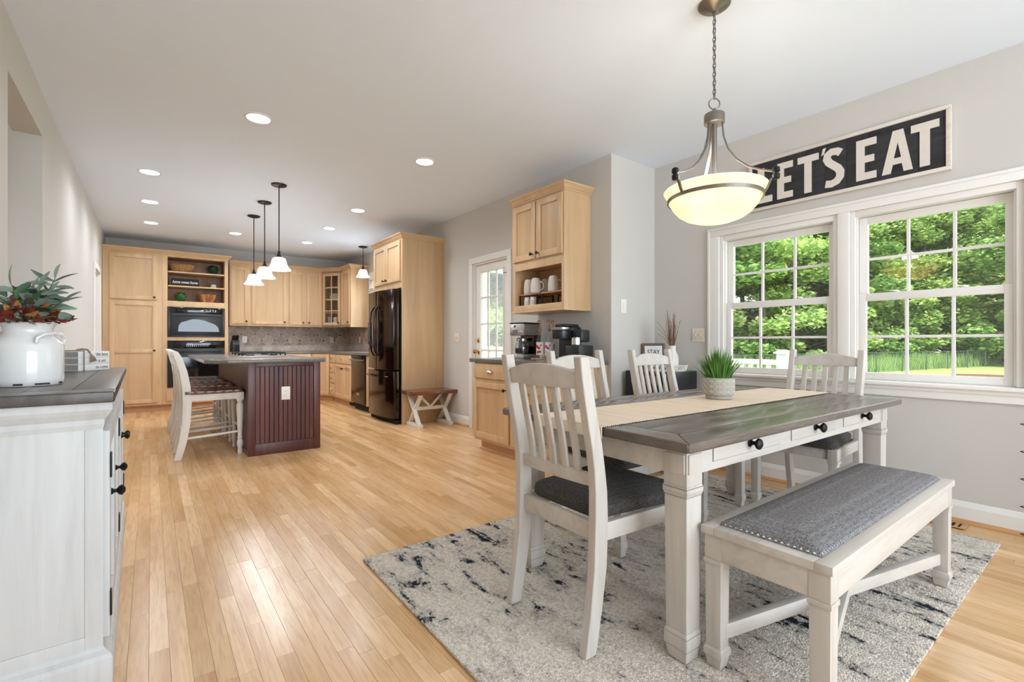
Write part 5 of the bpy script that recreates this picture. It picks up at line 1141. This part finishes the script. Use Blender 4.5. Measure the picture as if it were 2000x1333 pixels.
# ---------------------------------------------------------------- corner by the window: compact fridge, tray, vase, frame
mf = thing('compact_fridge', 'black compact fridge in the dining corner under the white tray', 'mini fridge', (3.58, 2.46, 0), world=True)
MB().box(3.40, 3.79, 2.285, 2.71, .012, .825).build('body', 'toaster', mf, .008)
dd = MB().box(3.345, 3.396, 2.285, 2.71, .03, .825).build('fridge_door', 'black', mf, .008)
MB().box(3.338, 3.3448, 2.29, 2.315, .10, .815).build('edge_trim', 'steel', dd, .002)
MB().box(3.336, 3.3448, 2.36, 2.64, .72, .79).build('control_strip', 'slot', dd, .002)
for y in (2.42, 2.50, 2.58): MB().lathe([(.018, 0), (.016, .012), (0, .014)], 12, (3.336, y, .755), Vector((-1, 0, 0))).build('dial', 'nickel', dd)
for x in (3.42, 3.77):
    for y in (2.31, 2.68): MB().lathe([(.015, .0005), (.015, .0118)], 10, (x, y, 0)).build('foot', 'iron', mf)
tr = thing('openwork_tray', 'round white openwork tray on the compact fridge', 'tray', (3.585, 2.46, .8255))
MB().lathe([(0, 0), (.165, 0), (.168, .004), (.162, .007), (0, .007)], 40).build('base', 'ceramic', tr)
MB().tube([(.182 * math.cos(a * .157), .182 * math.sin(a * .157), .05) for a in range(40)], .004, 6, closed=True).build('rim', 'ceramic', tr)
for k in range(44):
    a = 2 * math.pi * k / 44; b = a + .16; MB().tube([(.166 * math.cos(a), .166 * math.sin(a), .005), (.181 * math.cos(b), .181 * math.sin(b), .049)], .0032, 5).build('lattice_bar', 'ceramic', tr)
vs = thing('bottle_vase', 'white textured bottle vase on the openwork tray', 'vase', (3.61, 2.415, .8332))
MB().lathe([(0, 0), (.044, 0), (.05, .006), (.052, .03), (.052, .11), (.048, .135), (.034, .165), (.031, .18), (.033, .205), (.036, .212), (.030, .212), (.027, .18), (0, .17)], 28).build('body', 'ceramic', vs)
for k in range(18): a = 2 * math.pi * k / 18; MB().tube([(.052 * math.cos(a), .052 * math.sin(a), .02), (.0525 * math.cos(a + .08), .0525 * math.sin(a + .08), .07), (.052 * math.cos(a), .052 * math.sin(a), .125)], .0022, 5).build('rib', 'ceramic', vs)
tw = thing('dried_twigs', 'bundle of dry brown twigs standing in the white bottle vase', 'twigs', (3.61, 2.415, 1.015)); rr = random.Random(21)
for k in range(46):
    a = rr.random() * 6.283; sp = rr.uniform(.1, 1) ** 1.2; h_ = rr.uniform(.2, .34); pts = []
    for j in range(5): f = j / 4; pts.append((math.cos(a) * (.016 + .075 * sp * f) + rr.uniform(-.006, .006) * f, math.sin(a) * (.016 + .075 * sp * f) + rr.uniform(-.006, .006) * f, h_ * f))
    if k > 42: pts = [(math.cos(2.3 + k) * .016, math.sin(2.3 + k) * .016, .02), (-.03, .05, .06 + .03 * (k - 42)), (-.07, .10, .09 + .05 * (k - 42))]
    MB().tube(pts, [.0022 - .0003 * j for j in range(len(pts))], 5).build('twig', 'twig', tw)
sf = thing('stay_frame', 'small brown framed print reading STAY leaning in the dining corner', 'picture', (3.69, 2.655, .8262), R(-37))
Ms = Matrix.Rotation(R(-8), 4, 'X')
MB(Ms).box(-.105, -.083, -.01, .01, 0, .24).box(.083, .105, -.01, .01, 0, .24).box(-.083, .083, -.01, .01, 0, .022).box(-.083, .083, -.01, .01, .218, .24).build('frame', 'walnut', sf, .002)
MB(Ms).box(-.083, .083, -.002, .006, .022, .218).build('print', 'bookw', sf)
text_obj('lettering', 'STAY', .062, 'ink', sf, Ms @ Matrix.Translation((0, -.0032, .158)) @ Matrix.Rotation(R(90), 4, 'X'), sx=.82)
# ---------------------------------------------------------------- sideboard and what stands on it
sb = thing('sideboard', 'whitewashed sideboard with dark plank top and black iron hinges', 'sideboard', (-.3275, 2.835, 0), R(1.0))
MB().box(-.19, .19, -.88, .88, .11, .845).build('body', 'sbpaint', sb, .002)
MB().box(-.2175, .2175, -.905, .905, .0005, .085).build('plinth', 'sbpaint', sb, .004)
MB().molding([(-.2, -.89), (.2, -.89), (.2, .89), (-.2, .89)], [(-.05, .085), (.0175, .085), (.012, .098), (0, .108), (-.008, .12), (-.05, .12)]).build('base_molding', 'sbpaint', sb)
MB().molding([(-.19, -.88), (.19, -.88), (.19, .88), (-.19, .88)], [(-.03, .80), (.002, .80), (.006, .815), (.006, .83), (.02, .85), (.026, .862), (.026, .884), (-.03, .884)]).build('cornice', 'sbpaint', sb)
MB().box(.15, .193, -.8835, -.8805, .12, .80).box(-.19, -.15, -.8835, -.8805, .12, .80).box(-.15, .15, -.8835, -.8805, .12, .16).build('end_frame', 'sbpaint', sb, .001)
MB().box(-.22, .222, -.925, -.80, .885, .92).build('top_end_board', 'sbtop', sb, .008, 3); MB().box(-.22, .222, .80, .925, .885, .92).build('top_end_board', 'sbtop', sb, .008, 3)
for k in range(4): a = -.22 + k * .1105; MB().box(a + .0006, a + .1099, -.7995, .7995, .885, .9195).build('top_plank', 'sbtop', sb, .002 if k < 3 else .004)
Msb = frameM((.1905, 0, 0), (0, 1, 0), (1, 0, 0))
for k, (a, b) in enumerate(((-.865, -.45), (-.44, -.003), (.003, .44), (.45, .865))):
    kn = (a + .06, .58) if k == 0 else ((b - .04, .58) if k % 2 == 0 else ((a + .04, .58) if k == 1 else (a + .04, .58)))
    d = door_part(sb, Msb, a, b, .135, .79, None, .06, pmat='sbpaint', fmat='sbpaint', t=.018)
    kn = [(-.78, .575), (-.40, .575), (.40, .575), (.49, .575)][k]
    MB(Msb).lathe([(.012, 0), (.01, .004), (.006, .008), (.006, .014), (.014, .02), (.018, .028), (.009, .036), (0, .038)], 10, (kn[0], .018, kn[1]), Vector((0, 1, 0))).build('knob', 'iron', d)
    hy_ = a + .008 if k % 2 == 0 else b - .008
    for z in (.68, .24): MB(Msb).box(hy_ - .012, hy_ + .012, .018, .023, z - .04, z + .04).build('hinge', 'iron', d, .002)
mc = thing('milk_can', 'white enamel milk can with chipped rim used as a planter', 'milk can', (-.345, 2.37, .9205))
MB().lathe([(0, 0), (.086, 0), (.090, .004), (.093, .02), (.093, .138), (.089, .15), (.068, .176), (.064, .186), (.064, .20), (.070, .212), (.0745, .218), (.0715, .220), (.066, .212), (.06, .19), (0, .18)], 40).build('body', 'enamel', mc)
for ang in (-42, 138):
    d = Vector((math.cos(R(ang)), math.sin(R(ang)), 0)); s_ = Vector((-d.y, d.x, 0)); P = [d * .084 - s_ * .046 + Vector((0, 0, .15)), d * .088 - s_ * .046 + Vector((0, 0, .166)), d * .094 - s_ * .03 + Vector((0, 0, .179)), d * .098 + Vector((0, 0, .184)), d * .094 + s_ * .03 + Vector((0, 0, .179)), d * .088 + s_ * .046 + Vector((0, 0, .166)), d * .084 + s_ * .046 + Vector((0, 0, .15))]
    MB().tube([tuple(p) for p in P], .0062, 10).build('handle', 'enamel', mc)
for a, z, w_ in ((-60, .004, .02), (-98, .004, .012), (-20, .004, .01)):
    MB().box(-w_, w_, -.0006, .0006, 0, .006).build('chip', 'chip', mc).matrix_local = Matrix.Translation((.0915 * math.cos(R(a)), .0915 * math.sin(R(a)), z)) @ Matrix.Rotation(R(a + 90), 4, 'Z')
for a, w_ in ((-75, .008), (-120, .006), (-40, .006)): MB().box(-w_, w_, -.001, .001, 0, .0022).build('chip', 'chip', mc).matrix_local = Matrix.Translation((.074 * math.cos(R(a)), .074 * math.sin(R(a)), .2165)) @ Matrix.Rotation(R(a + 90), 4, 'Z')
# foliage in the can
fo = thing('foliage_arrangement', 'eucalyptus sprigs above burgundy and amber leaves in the milk can', 'foliage', (-.345, 2.37, 1.105))
def leafmesh(nm, l, w_, curl):
    G = []
    for i in range(5):
        f = i / 4; ww = w_ * math.sin(math.pi * min(.97, f * .9 + .06)) ** .8; G.append([(f * l, -ww, curl * f * f + .25 * ww), (f * l, 0, curl * f * f), (f * l, ww, curl * f * f + .25 * ww)])
    m = MB(); vs_ = [p for r in G for p in r]; m.add(vs_, [(i * 3 + j, i * 3 + j + 1, i * 3 + j + 4, i * 3 + j + 3) for i in range(4) for j in range(2)]); m.sm = True; return m.mesh(nm)
lm = {k: leafmesh('leaf', .078, .0155, -.012) for k in ('leafg', 'leafg2')}; ls = {k: leafmesh('small_leaf', .037, .016, -.006) for k in ('leafr', 'leafo', 'leafd', 'leafg')}
for k, m_ in list(lm.items()) + list(ls.items()): m_.materials.append(MT[k])
rr = random.Random(8)
def orient(d, roll):
    d = d.normalized(); q = Vector((1, 0, 0)).rotation_difference(d).to_matrix().to_4x4(); return q @ Matrix.Rotation(roll, 4, 'X')
Rv = Vector((math.cos(TH), -math.sin(TH), 0)); Fv = Vector((math.sin(TH), math.cos(TH), 0)); Uv = Vector((0, 0, 1))
for (dr, df, h_) in ((.075, .02, .195), (.05, -.01, .16), (.085, .04, .115), (-.06, .0, .17), (-.10, .02, .13), (-.03, .04, .15), (.02, .05, .14)):
    b0 = Vector((0, 0, 0)) + Rv * dr * .2; tip = Rv * dr + Fv * df + Uv * h_; pts = [b0 + (tip - b0) * f + Uv * .015 * math.sin(f * 3.1) for f in (0, .25, .5, .75, 1)]
    MB().tube([tuple(p) for p in pts], [.0025, .0023, .002, .0017, .0012], 6).build('stem', 'stem', fo)
    for j in range(11):
        f = .45 + .55 * j / 10; p = b0 + (tip - b0) * f + Uv * .015 * math.sin(f * 3.1); sd = (-1) ** j; dv = Rv * sd * rr.uniform(.5, 1) + Fv * rr.uniform(-.7, .7) + Uv * rr.uniform(-.05, .7)
        if j == 10: dv = (tip - b0).normalized() + Rv * rr.uniform(-.5, .5)
        s_ = rr.uniform(.7, 1.05); k = 'leafg' if rr.random() < .65 else 'leafg2'
        place('leaf', lm[k], k, fo, Matrix.Translation(p) @ orient(dv, rr.uniform(-.9, .9)) @ Matrix.Scale(s_, 4))
for k in range(210):
    a = rr.random() * 6.283; q = rr.uniform(.015, .105); p = Vector((q * math.cos(a), q * math.sin(a), .036 + .07 * max(0, (1 - (q / .11) ** 1.5)) * rr.uniform(.05, 1) + rr.uniform(-.004, .012)))
    dv = Vector((math.cos(a), math.sin(a), rr.uniform(-.2, .9))) + Vector((rr.uniform(-.6, .6), rr.uniform(-.6, .6), 0)); c_ = rr.choice(('leafr', 'leafr', 'leafo', 'leafo', 'leafd', 'leafd', 'leafg'))
    place('small_leaf', ls[c_], c_, fo, Matrix.Translation(p) @ orient(dv, rr.uniform(-1, 1)) @ Matrix.Scale(rr.uniform(.7, 1.15), 4))
# stack of three painted books tied with twine
bd = Vector((.116, .151, 0)).normalized(); be = Vector((-bd.y, bd.x, 0)); b0 = Vector((-.302, 3.335, .92))
ang = math.atan2(bd.y, bd.x)
words = ['to come', 'is yet', 'the best']; lbl = ['white painted book lettered to come, bottom of the tied stack', 'white painted book lettered is yet, middle of the tied stack', 'white painted book lettered the best, top of the tied stack']
for k in range(3):
    t = thing('book', lbl[k], 'book', (b0.x, b0.y, .9208 + k * .0345), ang, 'stacked white books')
    MB().box(.002, .188, .002, .150, .0025, .0315).build('pages', 'bookg', t)
    MB().box(0, .19, 0, .002, 0, .034).box(0, .19, .002, .152, 0, .0024).box(0, .19, .002, .152, .0316, .034).build('cover', 'bookw', t, .0008)
    text_obj('lettering', words[k], .025, 'slot', t, Matrix.Translation((.142, -.0004, .0175)) @ Matrix.Rotation(R(90), 4, 'X'), sx=.9)
tw = thing('twine_tie', 'twine tied with a frayed tassel around the white books', 'twine', (b0.x, b0.y, .9208), ang)
MB().tube([(.03, -.003, .0), (.03, -.003, .105), (.03, .06, .107), (.03, .153, .105)], .003, 6).tube([(-.002, .12, .105), (.0, .07, .108), (.04, .05, .109)], .0025, 6).build('cord', 'twine', tw)
MB().tube([(.03, .04, .111), (.042, .02, .115), (.054, .0, .112), (.062, -.008, .093)], [.004, .006, .005, .004], 8).build('knot', 'twine', tw)
for k in range(10): MB().tube([(.062, -.008, .093), (.061 + .0024 * k, -.010 - .0004 * k, .07), (.060 + .0042 * k, -.010, .043 + .001 * k)], .0017, 5).build('tassel_strand', 'twine', tw)
fv = thing('flower_vase', 'green glazed vase with pale dried blossoms behind the milk can', 'vase', (-.50, 2.55, .9205))
MB().lathe([(0, 0), (.03, 0), (.04, .02), (.045, .06), (.035, .10), (.025, .12), (.03, .13), (.022, .13), (0, .11)], 20).build('vase', 'teal', fv)
rr = random.Random(2)
for k in range(16): a = rr.random() * 6.28; q = rr.uniform(0, .05); MB().lathe([(.004, 0), (.013, .008), (.012, .016), (0, .02)], 8, (q * math.cos(a), q * math.sin(a), .13 + rr.uniform(0, .045))).build('blossom', 'petal', fv)
# ---------------------------------------------------------------- outside
GZ = -.72
lawn = MB().box(3.99, 120, -60, 120, GZ - .3, GZ).build('lawn', 'lawn'); tag(lawn, 'sunlit lawn behind the house', 'lawn', kind='structure')
sa = MB().lathe([(0, .02), (4.0, .02), (4.6, .001)], 24, (31, 3.6, GZ)).build('sandy_patch', 'sand'); tag(sa, 'bare sandy patch in the lawn', 'ground')
pitt = thing('fire_pit_ring', 'low rusty steel ring on the lawn', 'fire pit', (29.5, 4.0, GZ + .021))
MB().lathe([(.95, .001), (.95, .32), (.88, .32), (.88, .02), (.95, .001)], 28, cap=False).build('ring', 'pit', pitt)
dk = MB().box(3.995, 6.2, 2.42, 7.4, GZ + .002, -.14).build('deck', 'deck'); tag(dk, 'grey deck outside the glazed door', 'deck')
dr_ = thing('deck_railing', 'white deck railing with square capped posts', 'railing', (6.1, 5.0, -.1395), world=True)
for y in (2.53, 4.9, 7.3):
    p = MB().box(6.03, 6.15, y - .06, y + .06, -.139, .94).build('post', 'ext', dr_, .004); MB().taper(6.09, y, .94, .955, .17, .17).taper(6.09, y, .955, .985, .15, .05).build('post_cap', 'ext', p)
for y0, y1 in ((2.591, 4.839), (4.961, 7.239)):
    MB().box(6.055, 6.125, y0, y1, .80, .86).build('top_rail', 'ext', dr_, .004); MB().box(6.06, 6.12, y0, y1, -.06, -.01).build('bottom_rail', 'ext', dr_)
    k = int((y1 - y0) / .11)
    for i in range(1, k): q = y0 + (y1 - y0) * i / k; MB().box(6.07, 6.11, q - .02, q + .02, -.01, .80).build('baluster', 'ext', dr_)
sd_ = thing('storm_door', 'white storm door standing open outside the glazed door', 'door', (3.6, 5.02, -.1395), world=True)
MB().box(3.37, 3.43, 5.0, 5.04, -.139, 2.05).box(3.98, 4.04, 5.0, 5.04, -.139, 2.05).box(3.43, 3.98, 5.0, 5.04, 1.98, 2.05).box(3.43, 3.98, 5.0, 5.04, -.139, .1).box(3.43, 3.98, 5.0, 5.04, .98, 1.02).build('frame', 'ext', sd_)
MB().box(3.43, 3.98, 5.018, 5.022, 1.02, 1.98).build('glass', 'clear', sd_); MB().box(3.43, 3.98, 5.018, 5.022, .1, .98).build('lower_panel', 'ext', sd_)
fn = thing('chain_link_fence', 'black chain link fence along the back of the lawn', 'fence', (30, 9.5, GZ), world=True)
A, B = Vector((12, 12.6, 0)), Vector((53, 5.95, 0)); ln = (B - A).length; dv = (B - A).normalized(); n = 13
for i in range(n + 1): p = A + dv * ln * i / n; MB().lathe([(.035, GZ + .001), (.035, GZ + 1.25), (0, GZ + 1.27)], 8, (p.x, p.y, 0)).build('post', 'fence', fn)
MB().tube([(A.x, A.y, GZ + 1.2), (B.x, B.y, GZ + 1.2)], .02, 6).build('top_rail', 'fence', fn)
m = MB(); g = .28; q = 0
while q < ln:
    for s in (-1, 1):
        a = A + dv * q; e = A + dv * min(ln, max(0, q + s * 1.15)); m.tube([(a.x, a.y, GZ + .03), (e.x, e.y, GZ + 1.18)], .006, 3, cap=False)
    q += g
m.build('wire_mesh', 'fence', fn)['kind'] = 'stuff'
# tall grass strip behind the fence (uncountable)
m = MB(); rr = random.Random(31); nrm = Vector((-dv.y, dv.x, 0)); nrm = nrm if nrm.y > 0 else -nrm
for k in range(16000):
    p = A + dv * rr.uniform(0, ln) + nrm * rr.uniform(.3, 7); h_ = rr.uniform(.4, 1.25); a = rr.random() * 6.28; w_ = .03; m.add([(p.x - w_ * math.cos(a), p.y - w_ * math.sin(a), GZ), (p.x + w_ * math.cos(a), p.y + w_ * math.sin(a), GZ), (p.x + rr.uniform(-.2, .2), p.y + rr.uniform(-.2, .2), GZ + h_)], [(0, 1, 2)])
o = m.build('tall_grass', 'tallgrass'); tag(o, 'tall uncut grass growing behind the chain link fence', 'grass', kind='stuff')
# trees: three kinds, copied
def make_tree(seed, mat, hgt, spread, nl, ls_, low):
    rr = random.Random(seed); tr_ = MB(); tr_.tube([(0, 0, 0), (.1, 0, hgt * .3), (-.1, .15, hgt * .6), (0, 0, hgt * .92)], [.22, .18, .12, .04], 8)
    cl_ = []
    for k in range(34):
        z = hgt * rr.uniform(low, 1.0); a = rr.random() * 6.28; f = (z / hgt - low) / (1 - low); r_ = spread * (1 - f ** 2.2) * rr.uniform(.35, 1.0) + .2; c = Vector((r_ * math.cos(a), r_ * math.sin(a), z)); cl_.append((c, rr.uniform(.7, 1.35) * spread / 3))
        tr_.tube([(0, 0, max(.5, z - .8)), tuple(c * .5 + Vector((0, 0, z * .5 - .2))), tuple(c)], [.06, .04, .015], 5)
    m = MB()
    for k in range(nl):
        c, s = rr.choice(cl_); d = Vector((rr.gauss(0, 1), rr.gauss(0, 1), rr.gauss(0, .6))); d = d.normalized() * s * rr.random() ** .4; d.z *= .55; p = c + d
        u = Vector((rr.gauss(0, 1), rr.gauss(0, 1), rr.gauss(0, .5))).normalized(); n_ = Vector((rr.gauss(0, .6), rr.gauss(0, .6), 1)).normalized(); v = n_.cross(u).normalized(); u = v.cross(n_); l = ls_ * rr.uniform(.7, 1.3)
        m.add([tuple(p - u * l), tuple(p - v * l * .55), tuple(p + u * l), tuple(p + v * l * .55)], [(0, 1, 2, 3)])
    return tr_.mesh('trunk'), m.mesh('crown'), mat
kinds = [make_tree(1, 'tree1', 13, 3.6, 15000, .17, .10), make_tree(2, 'tree2', 15, 3.2, 15000, .17, .06), make_tree(3, 'tree3', 10, 3.4, 13000, .16, .05)]
for t_, c_, mt_ in kinds: t_.materials.append(MT['bark']); c_.materials.append(MT[mt_])
TL = ['broad maple-like tree growing beyond the chain link fence', 'tall dark leafy tree growing beyond the chain link fence', 'light green bushy tree growing beyond the chain link fence']
rr = random.Random(77); pos = []
def put(x, y, k, s):
    t = thing('leafy_tree', TL[k], 'tree', (x, y, GZ), rr.random() * 6.28, 'trees beyond the fence'); t.scale = (s, s, s)
    for nm, me in (('trunk', kinds[k][0]), ('crown', kinds[k][1])):
        o = bpy.data.objects.new(nm, me); COL.objects.link(o); o.parent = t
        if nm == 'crown': o['kind'] = 'stuff'
i = 0
for row, off in ((0, 6.5), (1, 11.5), (2, 17.5)):
    x = 12 + row * 1.5
    while x < 62:
        p = A + dv * (x - 8); q = p + nrm * (off + rr.uniform(-1.2, 1.2)); put(q.x, q.y, (i * 2 + row) % 3 if row else (2, 0, 1)[i % 3], rr.uniform(.9, 1.2) * (1.0 + .18 * row)); i += 1; x += rr.uniform(4.2, 5.6)
for x, y in ((13, 24), (17.5, 27), (22, 30), (10, 28), (15, 32), (20, 36), (26, 33), (50, 13.5), (57, 9.5), (50, 3.5), (56, 2), (54, 11), (60, 2), (64, 7), (62, -4), (58, -1), (68, 12), (66, 3)): put(x, y, i % 3, rr.uniform(1.0, 1.25)); i += 1
for x, y in ((74, 5), (76, 10.5), (72, 16), (78, 0), (64, 20), (58, 17), (50, 21), (82, 7)): put(x, y, i % 3, rr.uniform(1.7, 2.0)); i += 1
